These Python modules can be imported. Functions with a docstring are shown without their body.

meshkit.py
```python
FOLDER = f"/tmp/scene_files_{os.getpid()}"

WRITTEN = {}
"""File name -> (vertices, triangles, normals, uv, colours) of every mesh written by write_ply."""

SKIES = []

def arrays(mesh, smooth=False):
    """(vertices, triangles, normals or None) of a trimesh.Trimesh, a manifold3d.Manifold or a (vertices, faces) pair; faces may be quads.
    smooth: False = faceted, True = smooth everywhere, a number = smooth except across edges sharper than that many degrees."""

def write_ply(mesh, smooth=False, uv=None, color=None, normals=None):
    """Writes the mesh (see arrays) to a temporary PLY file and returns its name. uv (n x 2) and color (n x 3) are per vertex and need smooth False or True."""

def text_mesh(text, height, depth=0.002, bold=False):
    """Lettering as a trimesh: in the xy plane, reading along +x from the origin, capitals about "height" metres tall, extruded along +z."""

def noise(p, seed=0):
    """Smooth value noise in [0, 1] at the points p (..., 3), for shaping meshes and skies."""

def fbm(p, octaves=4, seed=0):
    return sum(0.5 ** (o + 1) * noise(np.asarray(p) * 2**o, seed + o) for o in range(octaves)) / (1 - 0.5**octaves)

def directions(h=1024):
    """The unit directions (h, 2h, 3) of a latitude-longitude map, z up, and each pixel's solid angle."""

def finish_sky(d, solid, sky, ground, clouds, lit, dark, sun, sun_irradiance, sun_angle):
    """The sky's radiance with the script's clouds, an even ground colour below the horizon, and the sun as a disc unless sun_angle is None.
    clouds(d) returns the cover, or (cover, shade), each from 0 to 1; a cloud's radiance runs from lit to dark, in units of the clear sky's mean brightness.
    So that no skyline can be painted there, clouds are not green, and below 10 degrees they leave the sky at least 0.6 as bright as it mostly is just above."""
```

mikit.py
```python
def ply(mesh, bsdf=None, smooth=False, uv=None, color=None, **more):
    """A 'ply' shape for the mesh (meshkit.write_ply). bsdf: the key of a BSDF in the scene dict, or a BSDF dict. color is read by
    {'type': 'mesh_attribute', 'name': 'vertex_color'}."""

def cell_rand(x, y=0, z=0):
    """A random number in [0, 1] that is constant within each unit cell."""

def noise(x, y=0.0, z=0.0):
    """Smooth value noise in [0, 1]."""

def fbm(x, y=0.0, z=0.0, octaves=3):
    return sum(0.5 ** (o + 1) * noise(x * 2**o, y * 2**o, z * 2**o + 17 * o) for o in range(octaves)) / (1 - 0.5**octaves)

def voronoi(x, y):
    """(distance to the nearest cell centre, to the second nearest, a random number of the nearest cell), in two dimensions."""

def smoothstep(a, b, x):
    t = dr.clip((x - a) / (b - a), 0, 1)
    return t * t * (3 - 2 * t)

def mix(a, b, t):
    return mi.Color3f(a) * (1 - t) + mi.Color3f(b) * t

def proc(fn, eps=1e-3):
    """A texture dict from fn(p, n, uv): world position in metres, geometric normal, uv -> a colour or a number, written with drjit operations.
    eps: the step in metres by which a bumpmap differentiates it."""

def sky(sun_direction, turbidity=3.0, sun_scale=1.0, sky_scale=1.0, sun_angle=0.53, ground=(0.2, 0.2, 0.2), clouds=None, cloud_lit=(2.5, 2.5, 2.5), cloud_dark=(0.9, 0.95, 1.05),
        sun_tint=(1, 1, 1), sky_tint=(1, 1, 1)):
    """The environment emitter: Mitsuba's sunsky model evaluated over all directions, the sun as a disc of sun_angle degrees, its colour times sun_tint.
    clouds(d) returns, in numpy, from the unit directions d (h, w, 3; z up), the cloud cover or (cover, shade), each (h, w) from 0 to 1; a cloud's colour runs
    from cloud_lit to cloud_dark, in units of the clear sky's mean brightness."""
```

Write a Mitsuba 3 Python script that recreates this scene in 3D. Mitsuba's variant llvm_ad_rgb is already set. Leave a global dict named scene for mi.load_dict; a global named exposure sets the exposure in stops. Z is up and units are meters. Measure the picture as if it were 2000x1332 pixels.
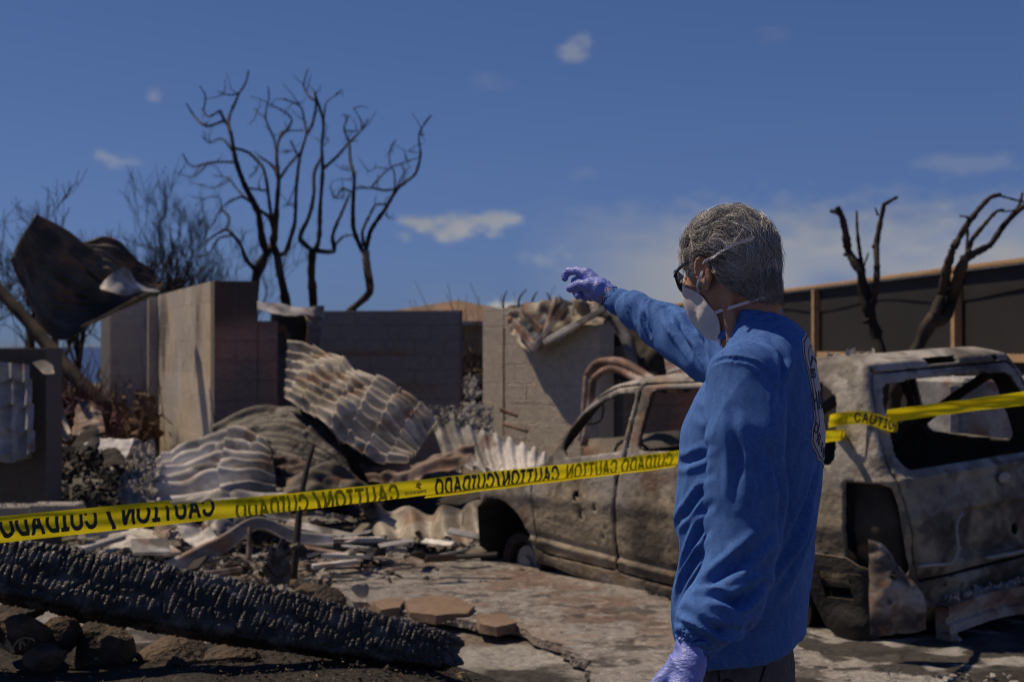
import math
import numpy as np
import trimesh
import drjit as dr
import mitsuba as mi
import mikit
import meshkit
from mikit import noise, fbm, voronoi, cell_rand, smoothstep, mix
from scipy import ndimage, sparse
from scipy.spatial import cKDTree
from scipy.interpolate import CubicSpline, PchipInterpolator

T = mi.ScalarTransform4f
scene, labels = {'type': 'scene'}, {}

# ------------------------------------------------------------------ camera, sky, sun, exposure
EYE = 1.49
FOCAL = 2778.0                                   # focal length in pixels of a 2000 pixel wide picture (50 mm lens)
scene['camera'] = {
    'type': 'thinlens', 'fov': 2 * math.degrees(math.atan(1000 / FOCAL)), 'fov_axis': 'x',
    'aperture_radius': 0.0042, 'focus_distance': 2.95,
    'near_clip': 0.1, 'far_clip': 90000.0,
    'to_world': T().look_at(origin=[0, 0, EYE], target=[0, 10, EYE + 10 * 11 / FOCAL], up=[0, 0, 1]),
    'sampler': {'type': 'independent', 'sample_count': 64},
    'film': {'type': 'hdrfilm', 'width': 1024, 'height': 681},
}
SUN_EL = math.radians(57)
SUN = np.array([-0.895 * math.cos(SUN_EL), 0.446 * math.cos(SUN_EL), math.sin(SUN_EL)])
exposure = 1.12


def clouds(d):
    az = np.arctan2(d[..., 0], np.maximum(d[..., 1], 1e-6))
    az = np.where(d[..., 1] > 0, az, 9.0)
    el = np.arcsin(np.clip(d[..., 2], -1, 1))
    q = np.stack([az * 75 + 9 * el, el * 170, 0 * az], -1)
    n = meshkit.fbm(q, 4, 3)
    q2 = np.stack([az * 9 + 4, el * 34, 0 * az], -1)
    n2 = meshkit.fbm(q2, 4, 8)
    cover = np.zeros_like(az)
    puffs = [(-.044, .083, .034, .0085, .68), (-.012, .088, .022, .006, .55), (.044, .206, .010, .010, .34), (-.274, .125, .015, .0055, .36),
             (-.246, .170, .006, .004, .3), (-.014, .184, .013, .007, .08), (.025, .062, .020, .008, .3), (-.003, .027, .018, .005, .85),
             (.305, .122, .032, .007, .15), (.05, .119, .01, .005, .10), (.18, .212, .014, .005, .06), (-.42, .15, .03, .01, .3), (.5, .16, .06, .02, .4)]
    for a, e, w, h, amp in puffs:
        r = ((az - a) / w) ** 2 + ((el - e) / h) ** 2
        cover = np.maximum(cover, 1.2 * amp * np.clip(1.05 - .8 * r + 2.6 * (n - .52), 0, 1))
    bank = np.clip((az + .0) / .14, 0, 1) * np.clip((.106 - el + .03 * (n - .5)) / .045, 0, 1) * np.clip(1.9 * n2 - .25, 0, 1)
    low = np.clip((.05 - el) / .045, 0, 1) * np.clip((az + .08) / .12, 0, 1) * np.clip(2.0 * n2 - .5, 0, 1)
    wide = np.where(az > 2, np.clip(meshkit.fbm(d * [5, 5, 14], 4, 5) - .52, 0, 1) * 2.2 * np.clip(el / .1, 0, 1) * np.clip((.6 - el) / .4, 0, 1), 0)
    cover = np.maximum.reduce([cover, .92 * bank, .9 * low, wide])
    shade = np.clip(.35 + .9 * (n2 - .4), 0, 1)
    return cover, shade


scene['sky'] = mikit.sky(SUN.tolist(), turbidity=2.4, sun_scale=1.15, clouds=clouds, cloud_lit=(4.4, 4.35, 4.2), cloud_dark=(2.3, 2.35, 2.45), sky_tint=(0.385, 0.45, 0.665),
                         sun_tint=(1.0, 0.96, 0.90))


# ------------------------------------------------------------------ helpers
def rng(seed):
    return np.random.default_rng(seed)


def P(u, v, d):
    """The world point at depth d seen along the ray through (u, v) of the 2000 x 1332 survey picture."""
    return np.array([(u - 1000) / FOCAL * d, d, EYE - (v - 677) / FOCAL * d])


def numbered(name, taken=None):
    if name not in scene and name not in labels:
        return name
    k = 1
    while f'{name}_{k:03d}' in scene or f'{name}_{k:03d}' in labels:
        k += 1
    return f'{name}_{k:03d}'


COUNT = {}


def part_key(parent, name):
    base = f'{parent}__{name}'
    k = COUNT.get(base, 0)
    COUNT[base] = k + 1
    return base if k == 0 else f'{base}_{k:03d}'


def thing(name, label, cat, group=None, kind=None):
    key = numbered(name)
    labels[key] = {'label': label}
    if cat:
        labels[key]['category'] = cat
    if group:
        labels[key]['group'] = group
    if kind:
        labels[key]['kind'] = kind
    return key


def put(mesh, m, parent=None, name=None, smooth=False, label=None, kind=None, color=None, uv=None, key=None):
    """One entry of the scene: the thing 'key' itself, or the part 'name' of 'parent'."""
    k = key or part_key(parent, name)
    scene[k] = mikit.ply(mesh, m, smooth=smooth, color=color, uv=uv)
    if label or kind:
        labels.setdefault(k, {})
        if label:
            labels[k]['label'] = label
        if kind:
            labels[k]['kind'] = kind
    return k


def single(name, mesh, m, label, cat, smooth=False, group=None, kind=None, color=None, uv=None):
    k = thing(name, label, cat, group, kind)
    return put(mesh, m, key=k, smooth=smooth, color=color, uv=uv)


def reuse(source, m=None, to_world=None, parent=None, name=None):
    k = part_key(parent, name)
    e = dict(source)
    if m:
        e['bsdf'] = {'type': 'ref', 'id': m}
    if to_world is not None:
        e['to_world'] = to_world
    scene[k] = e
    return k


def cat_(ms):
    return trimesh.util.concatenate([trimesh.Trimesh(m.vertices, m.faces, process=False) for m in ms])


def tm(v, f):
    f = np.asarray(f)
    if f.shape[1] == 4:
        f = np.vstack([f[:, [0, 1, 2]], f[:, [0, 2, 3]]])
    return trimesh.Trimesh(np.asarray(v, float), f, process=False)


def grid_faces(n, m, flip=False, wrap=False):
    i, j = np.meshgrid(np.arange(n - 1), np.arange(m if wrap else m - 1), indexing='ij')
    a, b = i * m + j, i * m + (j + 1) % m
    q = np.stack([a, b, b + m, a + m], -1).reshape(-1, 4)
    return q[:, ::-1] if flip else q


def sheet(X, thick=0.004):
    """A closed thin sheet from a grid of points X (n, m, 3)."""
    n, m = X.shape[:2]
    du, dv = np.gradient(X, axis=0), np.gradient(X, axis=1)
    nn = np.cross(du, dv)
    nn /= np.linalg.norm(nn, axis=-1, keepdims=True) + 1e-12
    a, b = X + nn * thick / 2, X - nn * thick / 2
    f = grid_faces(n, m)
    v = np.vstack([a.reshape(-1, 3), b.reshape(-1, 3)])
    k = n * m
    ring = np.concatenate([np.arange(m), np.arange(1, n) * m + m - 1, (n - 1) * m + np.arange(m - 2, -1, -1), np.arange(n - 2, 0, -1) * m])
    nxt = np.roll(ring, -1)
    side = np.stack([nxt, ring, ring + k, nxt + k], -1)
    return tm(v, np.vstack([f, f[:, ::-1] + k, side]))


def spline(pts, n):
    pts = np.asarray(pts, float)
    if len(pts) < 3:
        t = np.linspace(0, 1, n)[:, None]
        return pts[0] * (1 - t) + pts[-1] * t
    s = np.r_[0, np.cumsum(np.linalg.norm(np.diff(pts[:, :3], axis=0), axis=1))]
    return CubicSpline(s, pts, bc_type='natural')(np.linspace(0, s[-1], n))


def tube(pts, radii, sides=8, cap=True, lump=0.0, seed=0, flat=None):
    p = np.asarray(pts, float)
    n = len(p)
    r = np.broadcast_to(np.asarray(radii, float), (n,)).copy()
    t = np.gradient(p, axis=0)
    t /= np.linalg.norm(t, axis=1, keepdims=True) + 1e-12
    ref = np.array([0.31, 0.2, 0.93]) if abs(t[:, 2]).mean() < .8 else np.array([0.9, 0.3, 0.1])
    a = np.cross(t, ref)
    a /= np.linalg.norm(a, axis=1, keepdims=True) + 1e-12
    b = np.cross(t, a)
    ang = np.arange(sides) * 2 * np.pi / sides
    fa, fb = (1, 1) if flat is None else flat
    off = np.cos(ang)[None, :, None] * a[:, None] * fa + np.sin(ang)[None, :, None] * b[:, None] * fb
    v = p[:, None] + off * r[:, None, None]
    if lump:
        v = v + off * (r[:, None, None] * lump * (meshkit.fbm(v / (r.mean() * 2.2), 3, seed)[..., None] - .5) * 2)
    f = grid_faces(n, sides, wrap=True)
    v = v.reshape(-1, 3)
    if cap:
        v = np.vstack([v, p[:1], p[-1:]])
        j = np.arange(sides)
        k = (j + 1) % sides
        c0 = np.stack([k, j, np.full(sides, n * sides)], -1)
        c1 = np.stack([(n - 1) * sides + j, (n - 1) * sides + k, np.full(sides, n * sides + 1)], -1)
        f = np.vstack([f[:, [0, 1, 2]], f[:, [0, 2, 3]], c0, c1])
    return tm(v, f)


def box(size, c=0.0, bev=0.0):
    """A box centred on the origin with chamfered edges."""
    a = np.asarray(size, float) / 2
    if bev <= 0:
        m = trimesh.creation.box(size)
    else:
        s = np.array([[i, j, k] for i in (-1, 1) for j in (-1, 1) for k in (-1, 1)], float)
        v = np.vstack([s * (a - np.array(b)) for b in ([0, bev, bev], [bev, 0, bev], [bev, bev, 0])])
        m = trimesh.Trimesh(v).convex_hull
    return m


def chunk(r, size, n=14, sharp=1.0):
    """A broken lump: the hull of a few random points."""
    v = r.normal(size=(n, 3))
    v /= np.linalg.norm(v, axis=1, keepdims=True)
    v *= r.uniform(.65, 1.0, (n, 1))
    return trimesh.Trimesh(v * np.asarray(size) / 2).convex_hull


def pose(m, loc=(0, 0, 0), rot=(0, 0, 0)):
    m = m.copy()
    m.apply_transform(trimesh.transformations.euler_matrix(*rot))
    m.apply_translation(loc)
    return m


def frame_box(p0, p1, w, h, up=(0, 0, 1), bev=0.004):
    """A beam of section w x h from p0 to p1."""
    p0, p1 = np.asarray(p0, float), np.asarray(p1, float)
    x = p1 - p0
    L = np.linalg.norm(x)
    x /= L
    y = np.cross(up, x)
    y /= np.linalg.norm(y)
    z = np.cross(x, y)
    M = np.eye(4)
    M[:3, 0], M[:3, 1], M[:3, 2], M[:3, 3] = x, y, z, (p0 + p1) / 2
    m = box((L, w, h), bev=bev)
    m.apply_transform(M)
    return m


def surface_nets(F, o, h):
    """The surface F = 0 (F < 0 inside) of a grid of values as a mesh."""
    s = F < 0
    nx, ny, nz = F.shape
    c = np.zeros((nx - 1, ny - 1, nz - 1), np.int8)
    for i in (0, 1):
        for j in (0, 1):
            for k in (0, 1):
                c += s[i:nx - 1 + i, j:ny - 1 + j, k:nz - 1 + k]
    act = (c > 0) & (c < 8)
    idx = np.argwhere(act)
    num = np.full(act.shape, -1, np.int32)
    num[act] = np.arange(len(idx))
    val = np.stack([F[idx[:, 0] + i, idx[:, 1] + j, idx[:, 2] + k] for i in (0, 1) for j in (0, 1) for k in (0, 1)], 1)
    cor = np.array([[i, j, k] for i in (0, 1) for j in (0, 1) for k in (0, 1)], float)
    acc, cnt = np.zeros((len(idx), 3)), np.zeros(len(idx))
    for a in range(8):
        for b in range(a + 1, 8):
            if abs(cor[a] - cor[b]).sum() != 1:
                continue
            va, vb = val[:, a], val[:, b]
            x = (va < 0) != (vb < 0)
            t = np.where(x, va / np.where(x, va - vb, 1), 0)
            acc += np.where(x[:, None], cor[a] + t[:, None] * (cor[b] - cor[a]), 0)
            cnt += x
    v = (idx + acc / cnt[:, None]) * h + np.asarray(o)
    faces = []
    for ax in range(3):
        s0 = np.moveaxis(s, ax, 0)
        n0 = np.moveaxis(num, ax, 0)
        x = s0[:-1, 1:-1, 1:-1] != s0[1:, 1:-1, 1:-1]
        e = np.argwhere(x)
        i, j, k = e[:, 0], e[:, 1] + 1, e[:, 2] + 1
        q = np.stack([n0[i, j - 1, k - 1], n0[i, j, k - 1], n0[i, j, k], n0[i, j - 1, k]], 1)
        up = s0[i, j, k]
        if ax == 1:
            up = ~up
        faces.append(np.where(up[:, None], q, q[:, ::-1]))
    return tm(v, np.vstack(faces))


def relaxed(m, rounds, lam=.5, mu=-.53):
    """Taubin smoothing."""
    e = np.vstack([m.faces[:, [0, 1]], m.faces[:, [1, 2]], m.faces[:, [2, 0]]])
    e = np.vstack([e, e[:, ::-1]])
    n = len(m.vertices)
    A = sparse.csr_matrix((np.ones(len(e)), (e[:, 0], e[:, 1])), shape=(n, n))
    A.data[:] = 1
    A = sparse.diags(1 / np.maximum(np.asarray(A.sum(1)).ravel(), 1)) @ A
    v = np.array(m.vertices)
    for _ in range(rounds):
        v = v + lam * (A @ v - v)
        v = v + mu * (A @ v - v)
    return tm(v, m.faces)


class Vol:
    """A field of signed distances on a grid, to which shapes are blended."""

    def __init__(self, lo, hi, h):
        self.lo, self.h = np.asarray(lo, float), h
        self.n = np.ceil((np.asarray(hi) - self.lo) / h).astype(int) + 1
        self.F = np.full(self.n, 1.0, np.float32)

    def at(self, lo, hi):
        a = np.clip(np.floor((np.asarray(lo) - self.lo) / self.h).astype(int), 0, self.n)
        b = np.clip(np.ceil((np.asarray(hi) - self.lo) / self.h).astype(int) + 1, 0, self.n)
        sl = tuple(slice(i, j) for i, j in zip(a, b))
        ax = [self.lo[k] + self.h * np.arange(a[k], b[k], dtype=np.float32) for k in range(3)]
        return sl, np.meshgrid(*ax, indexing='ij')

    def join(self, sl, d, k):
        f = self.F[sl]
        if k > 0:
            t = np.clip(.5 + .5 * (f - d) / k, 0, 1)
            self.F[sl] = f * (1 - t) + d * t - k * t * (1 - t)
        else:
            self.F[sl] = np.minimum(f, d)

    def cut(self, sl, d, k=0.0):
        f = self.F[sl]
        if k > 0:
            t = np.clip(.5 + .5 * (f + d) / k, 0, 1)
            self.F[sl] = -d * (1 - t) + f * t + k * t * (1 - t)
            self.F[sl] = np.maximum(f, -d) + 0 * t
        else:
            self.F[sl] = np.maximum(f, -d)

    def cone(self, a, b, ra, rb=None, k=0.01, sub=False, squash=None):
        rb = ra if rb is None else rb
        a, b = np.asarray(a, float), np.asarray(b, float)
        m = max(ra, rb) + 2 * k + 3 * self.h
        sl, (x, y, z) = self.at(np.minimum(a, b) - m, np.maximum(a, b) + m)
        if 0 in x.shape:
            return
        ba = b - a
        t = np.clip(((x - a[0]) * ba[0] + (y - a[1]) * ba[1] + (z - a[2]) * ba[2]) / max(ba @ ba, 1e-9), 0, 1)
        e = [x - a[0] - t * ba[0], y - a[1] - t * ba[1], z - a[2] - t * ba[2]]
        if squash is not None:
            n, f = np.asarray(squash[0], float), squash[1]
            n = n / np.linalg.norm(n)
            s = (e[0] * n[0] + e[1] * n[1] + e[2] * n[2]) * (f - 1)
            e = [e[i] + s * n[i] for i in range(3)]
        d = np.sqrt(e[0] ** 2 + e[1] ** 2 + e[2] ** 2) - (ra + t * (rb - ra))
        self.cut(sl, d) if sub else self.join(sl, d, k)

    def chain(self, pts, rr, k=0.01, **kw):
        for i in range(len(pts) - 1):
            self.cone(pts[i], pts[i + 1], rr[i], rr[i + 1], k, **kw)

    def ball(self, c, axes, M=np.eye(3), k=0.01, sub=False):
        """An ellipsoid; the rows of M are its axes."""
        c, axes = np.asarray(c, float), np.asarray(axes, float)
        m = axes.max() + 2 * k + 3 * self.h
        sl, (x, y, z) = self.at(c - m, c + m)
        if 0 in x.shape:
            return
        q = [(M[i][0] * (x - c[0]) + M[i][1] * (y - c[1]) + M[i][2] * (z - c[2])) for i in range(3)]
        r0 = np.sqrt(sum((q[i] / axes[i]) ** 2 for i in range(3)))
        r1 = np.sqrt(sum((q[i] / axes[i] ** 2) ** 2 for i in range(3)))
        d = r0 * (r0 - 1) / np.maximum(r1, 1e-6)
        self.cut(sl, d) if sub else self.join(sl, d, k)

    def loft(self, zs, cx, cy, ra, rb, yaw, k=0.02, power=2.0, ends=True):
        """Elliptic slices at the heights zs: centre (cx, cy), half axes ra along yaw and rb across it."""
        o = np.argsort(zs)
        zs = np.asarray(zs, float)[o]
        S = [PchipInterpolator(zs, np.asarray(c, float)[o]) for c in (cx, cy, ra, rb)]
        m = max(max(ra), max(rb)) + 2 * k + 3 * self.h
        sl, (x, y, z) = self.at([min(cx) - m, min(cy) - m, zs[0] - 2 * k - .02], [max(cx) + m, max(cy) + m, zs[-1] + 2 * k + .02])
        zz = np.clip(z[0, 0], zs[0], zs[-1])
        X, Y, A, B = (s(zz).astype(np.float32) for s in S)
        c, s_ = math.cos(yaw), math.sin(yaw)
        p, q = (x - X) * c + (y - Y) * s_, -(x - X) * s_ + (y - Y) * c
        r0 = (np.abs(p / A) ** power + np.abs(q / B) ** power) ** (1 / power)
        g = np.sqrt((p / A ** 2) ** 2 + (q / B ** 2) ** 2)
        d = r0 * (r0 - 1) / np.maximum(g, 1e-6)
        d = np.where(r0 < .3, -np.minimum(A, B) * .8, d)
        if ends:
            d = np.maximum(d, np.maximum(zs[0] - z, z - zs[-1]))
        self.join(sl, d.astype(np.float32), k)

    def mesh(self, relax=0):
        m = surface_nets(self.F, self.lo, self.h)
        return relaxed(m, relax) if relax else m


def normals_of(m):
    n = np.zeros_like(m.vertices)
    f = m.faces
    fn = np.cross(m.vertices[f[:, 1]] - m.vertices[f[:, 0]], m.vertices[f[:, 2]] - m.vertices[f[:, 0]])
    for k in range(3):
        np.add.at(n, f[:, k], fn)
    return n / (np.linalg.norm(n, axis=1, keepdims=True) + 1e-12)


# ------------------------------------------------------------------ materials
def mat(key, base, rough=0.8, bump=None, scale=1.0, eps=2e-3, two=True, **more):
    col = mikit.proc(base) if callable(base) else (base if isinstance(base, dict) else {'type': 'rgb', 'value': list(base)})
    b = {'type': 'principled', 'base_color': col, 'roughness': rough if not callable(rough) else mikit.proc(rough), 'specular': more.pop('specular', 0.4), **more}
    if bump:
        b = {'type': 'bumpmap', 'arbitrary': mikit.proc(bump, eps=eps), 'scale': scale, 'bsdf': b}
    scene[key] = {'type': 'twosided', 'bsdf': b} if two else b


VC = {'type': 'mesh_attribute', 'name': 'vertex_color'}


def three(a, b, c, t):
    """From a over b to c."""
    return mix(mix(a, b, dr.clip(t * 2, 0, 1)), mi.Color3f(c), dr.clip(t * 2 - 1, 0, 1))
# ------------------------------------------------------------------ the setting: ground, driveway, sea
def soot_colour(p, n, uv):
    up = smoothstep(1.7, 2.0, p.z + .25 * fbm(p.x * 2, p.y * 2, p.z, 2))
    red = smoothstep(.3, .62, fbm(p.x * 1.5, p.y * 1.5, p.z * 1.2 + 9, 3))
    c = mix((.19, .155, .145), (.33, .18, .15), red)
    c = mix(c, (.05, .045, .042), up * .85)
    return c * (.7 + .5 * fbm(p.x * 25, p.y * 25, p.z * 25, 3))


def block_colour(p, n, uv):
    big = fbm(p.x * 1.1 + 3, p.y * 1.1, p.z * 1.3, 3)
    grain = fbm(p.x * 22, p.y * 22, p.z * 22, 3)
    unit = cell_rand(dr.floor(p.x * 2.2 + p.y * 1.1), dr.floor(p.z / .2))
    c = mix((.48, .41, .315), (.41, .38, .34), smoothstep(.42, .62, big))
    soot = smoothstep(.56, .70, fbm(p.x * .9 + 11, p.y * .9, p.z * .55 + 4, 3))
    c = mix(c, (.075, .07, .068), soot * .85)
    white = smoothstep(.64, .72, fbm(p.x * 1.7 + 31, p.y * 1.7, p.z * .9, 3))
    c = mix(c, (.48, .46, .43), white * .8)
    return c * (.76 + .36 * grain) * (.93 + .14 * unit)


def grey_block_colour(p, n, uv):
    band = dr.exp(-dr.square((p.z - 1.40) / .05)) + .8 * dr.exp(-dr.square((p.z - .93) / .06))
    c = mix((.225, .212, .20), (.29, .272, .25), fbm(p.x * 1.3, p.y, p.z * 1.3, 3))
    c = mix(c, (.27, .165, .09), dr.clip(band * smoothstep(.35, .6, fbm(p.x * 1.8, p.y, p.z * .6 + 3, 2)), 0, 1) * .8)
    return c * (.72 + .46 * fbm(p.x * 24, p.y * 24, p.z * 24, 3))


def pit(p, n, uv):
    return fbm(p.x * 60, p.y * 60, p.z * 60, 3)


mat('block_tan', block_colour, .9, bump=pit, scale=.012)
mat('block_soot', soot_colour, .9, bump=pit, scale=.012)
mat('block_grey', grey_block_colour, .9, bump=pit, scale=.012)


def pale_block_colour(p, n, uv):
    c = mix((.46, .41, .34), (.40, .37, .33), fbm(p.x * 1.2, p.y * 1.2, p.z * 1.0 + 5, 3))
    c = mix(c, (.36, .22, .12), smoothstep(.58, .75, fbm(p.x * 2.2 + 6, p.y * 2.2, p.z * .5, 3)) * .6)
    return c * (.76 + .42 * fbm(p.x * 20, p.y * 20, p.z * 20, 3))


mat('block_pale', pale_block_colour, .9, bump=pit, scale=.012)
mat('block_char', lambda p, n, uv: mix((.055, .050, .045), (.095, .085, .074), fbm(p.x * 2, p.y * 2, p.z * 2, 3)) * (.7 + .5 * fbm(p.x * 25, p.y * 25, p.z * 25, 2)), .9)
mat('mortar', (.38, .345, .295), .95)
mat('dark_mortar', (.12, .108, .10), .95)


def ground_height(x, y):
    """The lot slopes gently away, falls to the sea beyond, and a planting bed rises at the left in front."""
    x, y = np.asarray(x, float), np.asarray(y, float)
    z = -.025 * np.clip(y - 5, 0, 6) - .012 * np.clip(y - 26, 0, 30) - .024 * np.clip(y - 56, 0, 900)
    bed = np.clip((.48 - x) / 1.15, 0, 1) * np.clip((6.30 - y) / .45, 0, 1)
    bed = bed * bed * (3 - 2 * bed)
    return z + .30 * bed


def char_and_shade(p):
    """Char and the painted-in shade of the car on the ground round its rear."""
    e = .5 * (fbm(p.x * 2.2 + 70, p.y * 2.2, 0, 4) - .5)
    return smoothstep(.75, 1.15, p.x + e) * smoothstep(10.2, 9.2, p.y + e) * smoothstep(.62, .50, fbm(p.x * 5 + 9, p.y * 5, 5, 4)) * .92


def ground_colour(p, n, uv):
    a = fbm(p.x * .9, p.y * .9, 0, 4)
    b = fbm(p.x * 3.1 + 7, p.y * 3.1, 0, 4)
    g = fbm(p.x * 40, p.y * 40, p.z * 40, 3)
    ash = mix((.20, .195, .185), (.34, .325, .305), b)
    soil = mix((.085, .06, .047), (.17, .125, .095), b)
    c = mix(ash, soil, smoothstep(.52, .62, a) * .8)
    c = mix(c, (.022, .021, .022), smoothstep(.54, .66, fbm(p.x * 2.7 + 20, p.y * 2.7, 3, 5)) * .85)
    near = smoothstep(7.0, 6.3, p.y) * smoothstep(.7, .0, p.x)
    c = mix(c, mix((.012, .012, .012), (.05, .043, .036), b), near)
    c = mix(c, (.028, .026, .025), char_and_shade(p))
    return c * (.55 + .8 * g)


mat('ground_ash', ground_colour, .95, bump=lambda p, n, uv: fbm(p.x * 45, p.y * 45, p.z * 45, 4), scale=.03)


def land_colour(p, n, uv):
    a = fbm(p.x * .12, p.y * .12, 0, 4)
    return mix((.06, .05, .04), (.15, .115, .08), a) * (.6 + .7 * fbm(p.x * 1.3, p.y * 1.3, 0, 3))


mat('burnt_land', land_colour, .95)

# the near lot: a fine sheet with lumps
nx, ny = 330, 400
gx, gy = np.meshgrid(np.linspace(-5.5, 5.5, nx), np.linspace(1.2, 14.5, ny), indexing='ij')
q = np.stack([gx, gy, 0 * gx], -1)
lump = .05 * (meshkit.fbm(q * 1.3, 4, 1) - .5) + .035 * (meshkit.fbm(q * 6, 3, 2) - .5)
rise = .10 * np.clip(meshkit.fbm(q * [.9, .9, 1], 3, 9) - .5, 0, 1) * np.clip((gy - 7.5) / 2, 0, 1)
edge = np.clip(np.minimum.reduce([gx + 5.5, 5.5 - gx, gy - 1.2, 14.5 - gy]) / .4, 0, 1)
gz = ground_height(gx, gy) + (lump + rise) * edge - .03 * (1 - edge)
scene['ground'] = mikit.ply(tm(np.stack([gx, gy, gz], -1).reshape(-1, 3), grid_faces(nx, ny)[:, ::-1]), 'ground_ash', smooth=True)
labels['ground'] = {'kind': 'structure', 'label': 'ash covered lot between the burned ruins'}

# the land around it, falling to the sea in the distance
rad = np.r_[0, np.geomspace(4, 520, 60)]
ang = np.linspace(0, 2 * np.pi, 97)
rr, aa = np.meshgrid(rad, ang, indexing='ij')
lx, ly = rr * np.cos(aa), 6 + rr * np.sin(aa)
lz = ground_height(lx, ly) - .10 - .0 * lx + .5 * (meshkit.fbm(np.stack([lx, ly, 0 * lx], -1) * .05, 3, 4) - .5) * np.clip((rr - 25) / 40, 0, 1)
bowl = (np.hypot(lx, ly - 7) < 6)
lz = np.where(bowl, lz - .5, lz)
scene['terrain'] = mikit.ply(tm(np.stack([lx, ly, lz], -1).reshape(-1, 3), grid_faces(len(rad), 97)), 'burnt_land', smooth=True)
labels['terrain'] = {'kind': 'structure', 'label': 'burnt brown land sloping down to the sea'}
mat('sea_water', lambda p, n, uv: mix((.004, .02, .075), (.008, .032, .105), fbm(p.x * .01, p.y * .004, 0, 3)), .35)
S = 42000
scene['sea'] = mikit.ply(tm([[-S, -S, -9], [S, -S, -9], [S, S, -9], [-S, S, -9]], [[0, 1, 2, 3]]), 'sea_water')
labels['sea'] = {'kind': 'structure', 'label': 'deep blue sea on the horizon'}


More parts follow.
